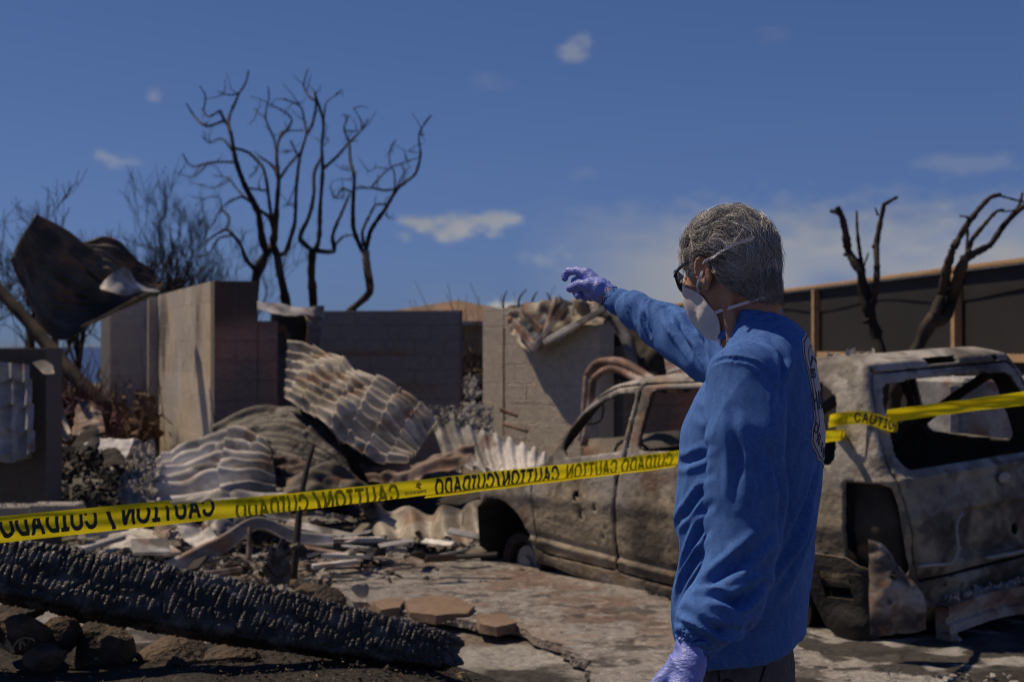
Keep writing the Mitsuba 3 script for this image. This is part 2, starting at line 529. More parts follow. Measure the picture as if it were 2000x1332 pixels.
# the concrete driveway, broken along its near edge
def slab_colour(p, n, uv):
    a = fbm(p.x * 1.6 + 2, p.y * 1.6, 0, 4)
    g = fbm(p.x * 50, p.y * 50, p.z * 50, 3)
    c = mix((.17, .125, .105), (.25, .21, .185), smoothstep(.35, .62, a))
    ash = smoothstep(.38, .54, fbm(p.x * 2.4 + 5, p.y * 2.4, 7, 6))
    c = mix(c, mix((.19, .185, .18), (.31, .30, .285), g), ash * .75)
    c = mix(c, (.03, .028, .028), smoothstep(.58, .68, fbm(p.x * 5.3 + 15, p.y * 5.3, 2, 5)) * .7)
    c = mix(c, (.035, .032, .03), smoothstep(.60, .66, fbm(p.x * 19 + 3, p.y * 19, 4, 4)) * .5)
    c = mix(c, (.42, .41, .39), smoothstep(.62, .68, fbm(p.x * 16 + 33, p.y * 16, 9, 4)) * .35)
    c = mix(c, (.028, .026, .025), char_and_shade(p))
    return c * (.55 + .75 * g)


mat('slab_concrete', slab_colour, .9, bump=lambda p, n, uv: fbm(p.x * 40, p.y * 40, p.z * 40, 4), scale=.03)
from shapely.geometry import Polygon, Point, LineString
import shapely


def extruded(poly, z0, z1):
    m = trimesh.creation.extrude_polygon(poly, z1 - z0, engine='earcut')
    m.apply_translation([0, 0, z0])
    return m


def ground_pt(u, v):
    """Where the ray through (u, v) meets the ground."""
    d = 8.0
    for _ in range(40):
        d = (EYE - float(ground_height((u - 1000) / FOCAL * d, d))) * FOCAL / (v - 677)
    return P(u, v, d)


def slab_from(pts, r, jag=.03):
    g = np.array([ground_pt(*p)[:2] for p in pts])
    out = []
    for i in range(len(g)):
        a, b = g[i], g[(i + 1) % len(g)]
        k = max(1, int(np.linalg.norm(b - a) / .12))
        for t in np.arange(k) / k:
            out.append(a * (1 - t) + b * t + r.normal(0, jag, 2) * (0 < t))
    return Polygon(out).buffer(0)


def drape(poly, lift, thick, r, wob=.006):
    m = extruded(poly, 0, thick)
    m = m.subdivide_to_size(.3) if hasattr(m, 'subdivide_to_size') else m
    m.vertices[:, 2] += ground_height(m.vertices[:, 0], m.vertices[:, 1]) + lift
    return m


r_ = rng(5)
drive = slab_from([(640, 1083), (760, 1092), (1000, 1092), (1240, 1170), (1420, 1235), (1600, 1300), (1700, 1420), (1200, 1420), (1120, 1300), (1010, 1248), (900, 1232), (690, 1196), (600, 1120)], r_)
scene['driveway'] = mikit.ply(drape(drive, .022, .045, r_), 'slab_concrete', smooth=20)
labels['driveway'] = {'kind': 'structure', 'label': 'cracked reddish concrete driveway under ash'}

# ------------------------------------------------------------------ concrete block walls, block by block
BLOCK = {}


def wall_blocks(key, a, b, z0, courses, m, thick=.2, length=.4, bond=True, core='mortar', skip=lambda s, z: False, r=None, top=None, jit=.0011):
    """A wall of single blocks from a to b (plan points), 'courses' high; the mortar behind the joints is one recessed core."""
    a, b = np.asarray(a, float), np.asarray(b, float)
    L = np.linalg.norm(b - a)
    x = (b - a) / L
    ang = math.atan2(x[1], x[0])
    n = max(1, round(L / length))
    length = L / n
    r = r or rng(1)
    joint = .005
    cores = []
    for c in range(courses):
        z = z0 + .2 * c + .1
        off = .5 if (bond and c % 2) else 0.0
        cells = np.arange(n + (1 if off else 0))
        for i in cells:
            s0, s1 = max(0.0, (i - off) * length), min(L, (i + 1 - off) * length)
            if s1 - s0 < .05:
                continue
            s = (s0 + s1) / 2
            if skip(s, z):
                continue
            w = round(s1 - s0 - joint, 3)
            k = (w, thick)
            if k not in BLOCK:
                BLOCK[k] = mikit.ply(box((w, thick, .2 - joint), bev=.003), 'block_tan')
            p = a + x * s
            M = T().translate([p[0] + r.normal(0, jit), p[1] + r.normal(0, jit), z]).rotate([0, 0, 1], math.degrees(ang) + r.normal(0, .3))
            reuse(BLOCK[k], m, M, key, 'block')
            cores.append(pose(box((s1 - s0 + .001, thick - .006, .199)), (p[0], p[1], z), (0, 0, ang)))
    put(cat_(cores), core, key, 'mortar')
    return x, ang


r_ = rng(11)
C = np.array([-2.97, 14.2])
La = C + np.array([-.36, .933]) * 4.4
wall_a = thing('block_wall', 'tall tan concrete block wall with soot smears, sunlit, under the curled dark roof sheet', 'wall')
ua = (La - C) / np.linalg.norm(La - C)
na = np.array([-ua[1], ua[0]])                      # to the sunny side
na = na if na @ np.array([-1, -.3]) > 0 else -na
wall_blocks(wall_a, C + ua * .254 - na * .1, La - na * .1, -.25, 12, 'block_tan', r=r_, top=None, skip=lambda s, z: s > 2.2 and z > 2.1 and False)
ub = np.array([.93, .35]) / np.linalg.norm([.93, .35])
wall_b = thing('block_pier', 'dark reddish scorched block pier at the near end of the tall tan wall', 'wall')
pb = C + ua * .128
wall_blocks(wall_b, pb, pb + ub * .43, -.25, 12, 'block_soot', thick=.24, length=.2, bond=False, core='dark_mortar', r=r_)
wall_blocks(wall_b, pb + ub * .435 + ua * .01, pb + ub * .64 + ua * .01, -.25, 10, 'block_soot', thick=.24, length=.2, bond=False, core='dark_mortar', r=r_)

# the doorway wall further left
wa2 = thing('block_wall', 'dark block wall piece with a pale end, leftmost behind the tall tan wall', 'wall')
p0, p1 = P(206, 677, 18.9)[:2], P(292, 677, 19.5)[:2]
wall_blocks(wa2, p0, p1, -.3, 12, 'block_tan', length=.3, r=r_, bond=False)
# pale jamb closing the near wall's far end
jamb = thing('door_jamb', 'narrow pale upright door jamb at the far end of the tall tan wall', 'door jamb')
put(frame_box(list(La + ua * .06) + [-.3], list(La + ua * .06 + na * .0) + [2.12], .24, .1, up=(ua[0], ua[1], 0)), 'block_pale', key=jamb)

# the grey back wall
wd = thing('block_wall', 'wide grey block wall in shade with rusty bands, behind the crumpled corrugated sheet', 'wall')
p0, p1 = P(612, 677, 19.6)[:2], P(901, 677, 19.3)[:2]
wall_blocks(wd, p0, p1, -.42, 12, 'block_grey', r=r_, core='dark_mortar')
# the pale wall beside the second wreck
ww = thing('block_wall', 'pale block wall with a hanging rusty roof sheet, right of the gap in the ruins', 'wall')
w0 = P(957, 677, 15.5)[:2]
uw = np.array([.62, -.785])
w1 = w0 + uw * 1.89
wall_blocks(ww, w0, w1, -.3, 11, 'block_pale', r=r_)
wr = thing('block_wall', 'shaded end wall behind the curved grey beam, right of the pale wall', 'wall')
nw = np.array([.785, .62])
wall_blocks(wr, w1 + nw * .14, w1 + nw * 1.4, -.3, 9, 'block_soot', r=r_, core='dark_mortar')
# ------------------------------------------------------------------ the burned car
CAR_O = np.array([2.71647, 7.87089, -.15998])
CAR_YAW, CAR_PITCH, CAR_ROLL = 2.220698, .035468, -.047493


def rot3(yaw, pitch, roll):
    cy, sy, cp, sp, cr, sr = math.cos(yaw), math.sin(yaw), math.cos(pitch), math.sin(pitch), math.cos(roll), math.sin(roll)
    return np.array([[cy, -sy, 0], [sy, cy, 0], [0, 0, 1]]) @ np.array([[cp, 0, sp], [0, 1, 0], [-sp, 0, cp]]) @ np.array([[1, 0, 0], [0, cr, -sr], [0, sr, cr]])


CAR_R = rot3(CAR_YAW, CAR_PITCH, CAR_ROLL)


def to_car(m):
    m = trimesh.Trimesh(m.vertices @ CAR_R.T + CAR_O, m.faces, process=False)
    return m


def car_q(p):
    d = [p.x - CAR_O[0], p.y - CAR_O[1], p.z - CAR_O[2]]
    return [sum(float(CAR_R[i, j]) * d[i] for i in range(3)) for j in range(3)]


def car_colour(p, n, uv):
    x, y, z = car_q(p)
    streak = fbm(x * 7 + y * 7, y * 3, z * 1.2, 4)
    blot = fbm(x * 2.3, y * 2.3 + 4, z * 2.6, 4)
    fine = fbm(x * 26, y * 26, z * 26, 3)
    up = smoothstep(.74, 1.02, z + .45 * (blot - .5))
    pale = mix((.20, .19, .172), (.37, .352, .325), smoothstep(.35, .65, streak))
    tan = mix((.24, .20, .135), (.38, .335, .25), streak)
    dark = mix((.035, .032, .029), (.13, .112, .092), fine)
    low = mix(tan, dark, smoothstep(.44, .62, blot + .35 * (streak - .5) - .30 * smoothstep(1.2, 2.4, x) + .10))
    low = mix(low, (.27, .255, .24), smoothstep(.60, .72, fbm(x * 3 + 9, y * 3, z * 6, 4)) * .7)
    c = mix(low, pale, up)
    char = smoothstep(.44, .70, fbm(x * 3.1 + 60, y * 3.1, z * 1.5, 5) + .12 * smoothstep(1.0, .6, z) - .05)
    c = mix(c, mix((.022, .020, .018), (.085, .072, .058), fine), char * .85)
    spots = smoothstep(.58, .68, fbm(x * 11 + 5, y * 11, z * 11, 5))
    c = mix(c, (.055, .045, .036), spots * .55)
    rust = smoothstep(.60, .74, fbm(x * 3.2 + 40, y * 3.2, z * 3.2, 4))
    c = mix(c, (.20, .11, .065), rust * .6)
    c = mix(c, (.045, .04, .036), smoothstep(.62, .76, fbm(x * 6 + 3, y * 6, z * 3 + 8, 5)) * .6)
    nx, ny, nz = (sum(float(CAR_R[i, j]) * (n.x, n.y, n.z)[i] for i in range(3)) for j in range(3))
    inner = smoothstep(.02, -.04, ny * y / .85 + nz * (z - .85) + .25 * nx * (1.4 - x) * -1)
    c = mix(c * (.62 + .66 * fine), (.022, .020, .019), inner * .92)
    return c


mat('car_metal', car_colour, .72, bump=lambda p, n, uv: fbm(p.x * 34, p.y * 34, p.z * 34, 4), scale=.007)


def rusty_colour(p, n, uv):
    a = fbm(p.x * 6, p.y * 6, p.z * 6, 4)
    c = three((.10, .06, .045), (.24, .15, .115), (.38, .34, .31), smoothstep(.25, .75, a))
    return c * (.65 + .6 * fbm(p.x * 45, p.y * 45, p.z * 45, 2))


mat('rusty_metal', rusty_colour, .75)
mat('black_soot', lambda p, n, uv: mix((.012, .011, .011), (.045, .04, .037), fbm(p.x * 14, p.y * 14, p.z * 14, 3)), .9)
mat('pale_ash_metal', lambda p, n, uv: mix((.20, .19, .18), (.42, .41, .40), fbm(p.x * 9, p.y * 9, p.z * 9, 4)), .7)

HC = .0130
cv = Vol([-.16, -1.0, .02], [3.98, 1.0, 1.78], HC)
ax = [cv.lo[k] + HC * np.arange(cv.n[k]) for k in range(3)]


def sd2(poly, A, B):
    a, b = np.meshgrid(A, B, indexing='ij')
    pts = shapely.points(a.ravel(), b.ravel())
    d = shapely.distance(poly.boundary, pts)
    return np.where(shapely.contains_xy(poly, a.ravel(), b.ravel()), -d, d).reshape(a.shape).astype(np.float32)


def rnd(pts, r):
    return Polygon(pts).buffer(0).buffer(-r).buffer(2 * r).buffer(-r)


side = rnd([(.30, 1.60), (.46, 1.645), (.62, 1.65), (1.5, 1.60), (1.96, 1.57), (2.14, 1.555), (2.33, 1.52), (2.45, 1.455), (2.56, 1.365), (2.68, 1.255), (2.80, 1.14), (2.92, 1.01),
            (3.25, .93), (3.6, .85), (3.80, .76), (3.84, .45), (3.7, .33), (2.95, .30), (1.72, .14), (1.2, .13), (.55, .14), (.10, .20), (.0, .30), (-.02, .55), (-.01, .80), (.03, .99), (.10, 1.10)], .03)
hw = [(.86, .16), (.875, .35), (.90, .62), (.895, .80), (.87, 1.0), (.80, 1.25), (.725, 1.5), (.66, 1.61), (.55, 1.68), (.2, 1.70)]
front = rnd(hw + [(-y, z) for y, z in hw[::-1]], .05)
plan = rnd([(-.05, .70), (.02, .80), (.14, .87), (.5, .905), (3.0, .905), (3.6, .86), (3.95, .72), (3.95, -.72), (3.6, -.86), (3.0, -.905), (.5, -.905), (.14, -.87), (.02, -.80), (-.05, -.70)], .06)
sXZ, sYZ, sXY = sd2(side, ax[0], ax[2]), sd2(front, ax[1], ax[2]), sd2(plan, ax[0], ax[1])


def smax(a, b, k):
    t = np.clip(.5 - .5 * (a - b) / k, 0, 1)
    return a * (1 - t) + b * t + k * t * (1 - t)


outer = smax(smax(np.broadcast_to(sXZ[:, None, :], cv.n), sYZ[None], .045), sXY[:, :, None], .045).astype(np.float32)
X3, Y3, Z3 = np.meshgrid(*[a.astype(np.float32) for a in ax], indexing='ij')
# dents and warps left by the heat
w = (meshkit.fbm(np.stack([X3[::6, ::6, ::6], Y3[::6, ::6, ::6], Z3[::6, ::6, ::6]], -1) * 2.4, 3, 21) - .5)
w = ndimage.zoom(w, [a / b for a, b in zip(cv.n, w.shape)], order=1)[:cv.n[0], :cv.n[1], :cv.n[2]].astype(np.float32)
outer += .030 * w
left = Y3 > 0


def prism_xz(poly):
    return sd2(poly, ax[0], ax[2])[:, None, :]


def prism_yz(poly):
    return sd2(poly, ax[1], ax[2])[None]


# pressed-in and proud lines of the sheet metal
crease = np.interp(ax[0], [0, 1.7, 2.93, 3.8], [.36, .39, .50, .56]).astype(np.float32)[:, None, None]
outer += .012 * np.exp(-((Z3 - crease) / .018) ** 2) * (np.abs(Y3) > .6) - .010 * np.exp(-((Z3 - crease + .035) / .02) ** 2) * (np.abs(Y3) > .6)
outer += -.012 * np.exp(-((Z3 - .72 - .02 * X3) / .05) ** 2) * (np.abs(Y3) > .6)
lic = prism_yz(rnd([(-.42, .54), (-.42, .74), (-.36, .78), (.36, .78), (.42, .74), (.42, .60), (.36, .54)], .04))
outer += .022 * np.clip(.5 - lic / .02, 0, 1) * (X3 < .3)
outer += -.016 * np.exp(-((Z3 - .985) / .020) ** 2) * (X3 < .25)
outer += .012 * np.exp(-((Z3 - .47) / .02) ** 2) * (X3 < .3) * (np.abs(Y3) < .72)

th = .032
shell = np.maximum(outer, -(outer + th))
deck = np.maximum(outer, np.abs(Z3 - .30) - .02)                                   # floor pan
shell = np.minimum(shell, deck)


def cut(d):
    global shell
    shell = np.maximum(shell, -d)


fw = rnd([(2.66, 1.045), (2.14, 1.10), (2.075, 1.465), (2.25, 1.455), (2.41, 1.40), (2.54, 1.33), (2.68, 1.20), (2.72, 1.10)], .03)
rw = rnd([(1.99, 1.105), (1.20, 1.12), (1.12, 1.30), (1.16, 1.50), (1.93, 1.475)], .04)
qw = rnd([(1.02, 1.11), (.41, 1.06), (.40, 1.15), (.44, 1.42), (.56, 1.50), (1.02, 1.505)], .05)
for poly in (fw, rw, qw):
    cut(np.maximum(prism_xz(poly), .45 - np.abs(Y3)))
rear_glass = rnd([(.66, 1.03), (.70, 1.12), (.635, 1.38), (.585, 1.475), (.3, 1.495), (-.3, 1.495), (-.585, 1.475), (-.635, 1.38), (-.70, 1.12), (-.66, 1.03)], .06)
cut(np.maximum(prism_yz(rear_glass), X3 - .75))
screen = rnd([(.74, 1.02), (.62, 1.50), (-.62, 1.50), (-.74, 1.02)], .05)
cut(np.maximum(np.maximum(prism_yz(screen), 2.25 - X3), (X3 - 3.05)))
arch = np.minimum(np.hypot(X3 - 3.50, (Z3 - .29) * .98) - .445, np.hypot(X3 - .90, Z3 - .27) - .42)
cut(np.maximum(arch, .50 - np.abs(Y3)))
cut(np.maximum(3.74 - X3, Z3 - 2 + 0 * X3) if False else 3.76 - X3)
# the emptied tail lamp pockets
pocket = sd2(rnd([(1.3, .60), (1.3, .985), (1.02, .985), (.885, .955), (.84, .86), (.80, .60), (.77, .50), (1.0, .50)], .035), ax[1] + 0 * ax[1], ax[2])
yproj = np.abs(Y3) + 1.28 * np.clip(X3, -.1, .4)
pk = ndimage.map_coordinates(pocket, [(yproj - ax[1][0]).clip(0, ax[1][-1] - ax[1][0]) / HC, (Z3 - ax[2][0]) / HC], order=1)
pk = np.where(X3 > .33, 1.0, pk).astype(np.float32)
pocket_wall = np.maximum(np.maximum(pk - .02, outer + .075), -(outer + .105))
shell = np.maximum(shell, -pk)
# slot for the lost brake lamp, bolt holes
cut(np.maximum(np.maximum(np.abs(Z3 - 1.585) - .018, np.abs(Y3 + .02) - .15), X3 - .5))
for (yy, zz, rr_) in ((.62, 1.56, .016), (-.52, 1.575, .018), (.86, .38, .03), (.50, .42, .016), (-.2, .62, .03)):
    cut(np.maximum(np.hypot(Y3 - yy, Z3 - zz) - rr_, X3 - .6))
for (xx, zz, rr_) in ((2.55, .80, .035), (2.50, .68, .03), (2.36, .74, .022), (2.30, .55, .014), (2.2, .47, .012)):
    cut(np.maximum(np.hypot((X3 - xx) * 1.2, Z3 - zz) - rr_, .6 - Y3))

car = thing('burned_car', 'burned out grey and tan estate car without glass or tyres, behind the man', 'car')
rail = .012


def door_poly(pts):
    return rnd(pts, .03)


fd = door_poly([(3.02, .42), (3.02, .98), (2.90, 1.035), (2.72, 1.205), (2.56, 1.365), (2.42, 1.445), (2.26, 1.50), (2.04, 1.515), (2.10, 1.08), (2.17, .92), (2.20, .40), (2.22, .34), (2.90, .385)])
rd = door_poly([(2.025, 1.515), (2.085, 1.08), (2.155, .92), (2.185, .40), (2.2, .335), (1.38, .255), (1.28, .42), (1.10, .60), (1.06, 1.0), (1.06, 1.30), (1.09, 1.535)])
tg = rnd([(.80, 1.02), (.76, .86), (.735, .50), (.70, .46), (-.70, .46), (-.735, .50), (-.76, .86), (-.80, 1.02), (-.76, 1.25), (-.665, 1.50), (-.62, 1.545), (.62, 1.545), (.665, 1.50), (.76, 1.25)], .02)
fdp, rdp, tgp = prism_xz(fd), prism_xz(rd), prism_yz(tg)
hatch = np.maximum(tgp, X3 - .42 + .0 * Z3)
regions = []
for reg, name in ((np.maximum(fdp, .55 - Y3), 'front_door'), (np.maximum(rdp, .55 - Y3), 'rear_door'), (np.maximum(fdp, .55 + Y3), 'front_door'), (np.maximum(rdp, .55 + Y3), 'rear_door'), (hatch, 'tailgate')):
    regions.append(reg)
    part = np.maximum(shell, reg + .0035)
    v = surface_nets(part, cv.lo, HC)
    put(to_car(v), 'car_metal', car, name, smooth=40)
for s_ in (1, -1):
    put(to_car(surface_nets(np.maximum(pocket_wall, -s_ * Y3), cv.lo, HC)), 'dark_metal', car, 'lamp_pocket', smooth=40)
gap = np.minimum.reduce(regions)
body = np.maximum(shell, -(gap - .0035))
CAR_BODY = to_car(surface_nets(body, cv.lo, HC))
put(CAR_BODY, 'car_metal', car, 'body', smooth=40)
del X3, Y3, Z3, pk, w, pocket_wall

put(to_car(cat_([tube(spline([(.36, .62, 1.5), (.9, .64, 1.2), (1.3, .60, .9)], 10), .03, 8), tube(spline([(.36, -.62, 1.5), (.9, -.64, 1.2), (1.3, -.60, .9)], 10), .03, 8)])), 'black_soot', car, 'inner_brace')
for sx in (1.05, 1.95):
    for sy in (.36, -.36):
        f_ = [tube(spline([(sx, sy - .22, .35), (sx - .12, sy - .22, .8), (sx - .22, sy - .18, 1.12), (sx - .24, sy, 1.2), (sx - .22, sy + .18, 1.12), (sx - .12, sy + .22, .8), (sx, sy + .22, .35)], 26), .018, 8)]
        for k in range(5):
            z = .5 + .13 * k
            f_.append(tube([(sx - .02 - .1 * k * .4, sy - .21, z), (sx - .02 - .1 * k * .4, sy + .21, z)], .006, 5))
        f_.append(pose(box((.5, .46, .05), bev=.01), (sx + .2, sy, .48)))
        put(to_car(cat_(f_)), 'black_soot', car, 'seat_frame')
put(to_car(cat_([tube([(2.55, .36, .95), (2.95, .36, .7)], .02), pose(trimesh.creation.torus(.18, .012, 24, 8), (2.52, .36, .97), (0, -1.0, 0)), pose(box((.3, 1.4, .2), bev=.03), (2.85, 0, .86))])), 'black_soot', car, 'dashboard')


def wheel(x, y, burnt='black_soot'):
    s = 1 if y > 0 else -1
    ring = trimesh.creation.annulus(.165, .205, .17, 32)
    ring2 = trimesh.creation.annulus(.195, .225, .02, 32)
    disc = trimesh.creation.cylinder(.13, .03, sections=28)
    hub = trimesh.creation.cylinder(.06, .10, sections=16)
    sp = [pose(box((.10, .05, .03), bev=.008), (.11 * math.cos(a), .11 * math.sin(a), .05), (0, 0, a)) for a in np.arange(5) * 2 * np.pi / 5]
    base = pose(ring, (x, y, .26), (np.pi / 2, 0, 0))
    k = put(to_car(base), burnt, car, 'wheel')
    put(to_car(pose(cat_([pose(ring2, (0, 0, .08)), pose(ring2, (0, 0, -.08))]), (x, y, .26), (np.pi / 2, 0, 0))), burnt, k, 'rim')
    put(to_car(pose(cat_([disc, hub] + sp), (x, y + .02 * s, .26), (np.pi / 2, 0, 0))), 'pale_ash_metal', k, 'brake_disc')


for xw, yw, rw_ in ((3.50, 1, .445), (3.50, -1, .445), (.90, 1, .42), (.90, -1, .42)):
    a_ = np.linspace(-.25, np.pi + .25, 30)
    yy_ = np.linspace(.44, .84, 5) * yw
    G = np.array([[(min(xw + (rw_ + .006) * math.cos(t), 3.74), y, .28 + (rw_ + .006) * math.sin(t)) for y in yy_] for t in a_])
    disc_ = np.array([[(min(xw + (rw_ + .006) * math.cos(t) * k, 3.74), .44 * yw, .28 + (rw_ + .006) * math.sin(t) * k) for k in np.linspace(.05, 1, 5)] for t in a_])
    put(to_car(cat_([sheet(G, .006), sheet(disc_, .006)])), 'black_soot', car, 'wheel_housing', smooth=40)
wheel(3.36, .66)
wheel(3.36, -.66)
wheel(.90, .70)
wheel(.90, -.70)

# rear: bumper beam, hanging corner panel, lips, emblem
yb = np.linspace(.62, -.74, 40)
sec = np.array([(0, -.075), (0, -.03), (.022, -.02), (.022, .01), (0, .02), (0, .07), (.07, .075), (.075, .065), (.015, .06), (.012, .02), (.034, .012), (.034, -.022), (.012, -.03), (.012, -.065), (.075, -.07), (.07, -.08)])
V_ = np.array([[(-.10 - .035 * (1 - (y / .74) ** 2) + s[0], y, .265 + .012 * math.sin(7 * y) + s[1] + .02 * (y < -.2) * (y + .2) ** 2) for s in sec] for y in yb])
put(to_car(tm(V_.reshape(-1, 3), grid_faces(40, len(sec), wrap=True))), 'rusty_metal', car, 'bumper_beam', smooth=30)
r_ = rng(3)
ash = cat_([pose(chunk(r_, r_.uniform(.012, .05, 3) * [1, 1.4, .5], 9), (-.08 + r_.normal(0, .02), y, .35 + r_.uniform(0, .012)), r_.uniform(0, 3, 3)) for y in r_.uniform(-.73, .6, 150)])
put(to_car(ash), 'pale_ash_metal', car, 'ash_crust', kind='stuff')
put(to_car(cat_([pose(box((.10, .06, .22), bev=.006), (-.03, .54, .20)), pose(trimesh.creation.cone(.10, .16, sections=5), (-.07, .52, .05), (0, .3, .4))])), 'rusty_metal', car, 'beam_bracket')


def on_side(pts, n=9, y0=.905):
    return pts


pan = Polygon([(.66, .60), (.60, .42), (.50, .20), (.42, .135), (.24, .13), (.10, .20), (.03, .36), (.06, .50), (.22, .55), (.30, .585)]).difference(Polygon([(.50, .50), (.47, .36), (.28, .36), (.30, .50)])).difference(Point(.56, .53).buffer(.014))
g = extruded(pan.buffer(-.012).buffer(.012), 0, .012).subdivide_to_size(.05)
vx, vz, vt = g.vertices[:, 0].copy(), g.vertices[:, 1].copy(), g.vertices[:, 2].copy()
bulge = .045 * np.clip((vz - .13) / .4, 0, 1) + .03 * np.exp(-((vx - .30) / .12) ** 2 - ((vz - .22) / .06) ** 2) + .012 * np.exp(-((vx - .36) / .05) ** 2 - ((vz - .27) / .03) ** 2)
yy = .865 + bulge - 1.9 * np.clip(.22 - vx, 0, 1) ** 1.6 + vt + .014 * (meshkit.fbm(np.stack([vx, vz, 0 * vx], -1) * 9, 3, 4) - .5)
put(to_car(tm(np.stack([vx, yy, vz], -1), g.faces)), 'car_metal', car, 'bumper_corner', smooth=35)
lip = [tube(spline([(-.045, .76, .545), (-.05, .60, .535), (-.05, .47, .54), (-.05, .425, .60), (-.045, .42, .72), (-.04, .36, .775)], 30), .009, 6),
       tube(spline([(-.05, .18, .51), (-.055, -.1, .505), (-.05, -.45, .51)], 12), .012, 6)]
put(to_car(cat_(lip)), 'pale_ash_metal', car, 'plate_surround', smooth=True)
em = trimesh.creation.icosphere(2, 1.0)
em.apply_scale((.008, .058, .030))
put(to_car(pose(em, (-.005, -.10, .918))), 'pale_ash_metal', car, 'emblem', smooth=True)
put(to_car(cat_([pose(trimesh.creation.cylinder(.11, .55, sections=20), (.35, -.25, .17), (np.pi / 2, 0, 0)), tube(spline([(.35, -.5, .17), (.1, -.6, .15), (-.02, -.62, .14)], 8), .03)])), 'black_soot', car, 'exhaust_box', smooth=30)
r_ = rng(8)
put(to_car(cat_([tube(spline([(x, .52, 1.615), (x + .3, .54, 1.625), (x + .62, .54, 1.585)], 8), .016, 6) for x in (.55, 1.35)] + [pose(chunk(r_, r_.uniform(.03, .10, 3) * [1, 1, .5], 9), (r_.uniform(.5, 1.0), r_.uniform(.0, .55), 1.645), r_.uniform(0, 3, 3)) for _ in range(16)])), 'pale_ash_metal', car, 'roof_rack')
# ------------------------------------------------------------------ the man
mat('skin', lambda p, n, uv: mix((.30, .155, .10), (.40, .22, .15), fbm(p.x * 60, p.y * 60, p.z * 60, 3)), .5,
    bump=lambda p, n, uv: fbm(p.x * 260, p.y * 260, p.z * 260, 3), scale=.0012, eps=6e-4, specular=.35)


def cloth_colour(p, n, uv):
    g = fbm(p.x * 420, p.y * 420, p.z * 900, 2)
    h = fbm(p.x * 130, p.y * 130, p.z * 40, 3)
    c = mix((.036, .105, .33), (.078, .180, .48), smoothstep(.32, .68, .65 * g + .35 * h))
    return c * (.96 + .08 * fbm(p.x * 8, p.y * 8, p.z * 8, 2))


mat('blue_cotton', cloth_colour, .9, bump=lambda p, n, uv: fbm(p.x * 500, p.y * 500, p.z * 500, 2), scale=.0012, eps=5e-4, sheen=.4, specular=.15)
mat('nitrile', lambda p, n, uv: mix((.15, .20, .58), (.22, .28, .70), fbm(p.x * 70, p.y * 70, p.z * 70, 3)), .48,
    bump=lambda p, n, uv: fbm(p.x * 150, p.y * 150, p.z * 330, 3), scale=.002, eps=6e-4)
mat('denim', lambda p, n, uv: mix((.05, .05, .058), (.11, .11, .12), fbm(p.x * 90, p.y * 90, p.z * 40, 4)), .9,
    bump=lambda p, n, uv: fbm(p.x * 300, p.y * 300, p.z * 150, 2), scale=.001, eps=5e-4)
mat('mask_paper', (.62, .60, .60), .8)
mat('strap_elastic', (.60, .58, .60), .7)
mat('black_plastic', (.012, .012, .013), .22, specular=.6)
mat('dark_lens', (.02, .024, .03), .06, specular=.7)
mat('shoe_leather', (.05, .04, .03), .6)
mat('print_white', (.36, .37, .41), .8)
mat('print_dark', (.02, .03, .06), .8)

fw_ = np.array([-.97, .243, 0.0])
lf_ = np.array([-.243, -.97, 0.0])
YAW = math.atan2(fw_[1], fw_[0])
DB = 2.95


def slices(rows, d=DB):
    z, cx, cy, ra, rb = [], [], [], [], []
    for v, a, b, w in rows:
        zz = EYE - (v - 677) / FOCAL * d
        h = (b - a) / 2 / FOCAL * d
        z.append(zz)
        cx.append(((a + b) / 2 - 1000) / FOCAL * d)
        cy.append(d)
        ra.append(-.0035 + math.sqrt(max(h * h - (.243 * w) ** 2, 1e-4)) / .97)
        rb.append(w)
    return z, cx, cy, ra, rb


# head frame: forward, left, up (turned away to the left and bowed)
TH = math.radians(18)
hf = np.array([-.69 * math.cos(TH), .724 * math.cos(TH), -math.sin(TH)])
hf /= np.linalg.norm(hf)
hl = np.cross([0, 0, 1], hf)
hl /= np.linalg.norm(hl)
hu = np.cross(hf, hl)
HM = np.stack([hf, hl, hu])
hc = P(1424, 521, 2.97)


def H(f, l, u):
    return hc + np.array([f, l, u]) @ HM


man = thing('person', 'grey haired person in blue long sleeved shirt, white mask and purple gloves, pointing left', 'person')

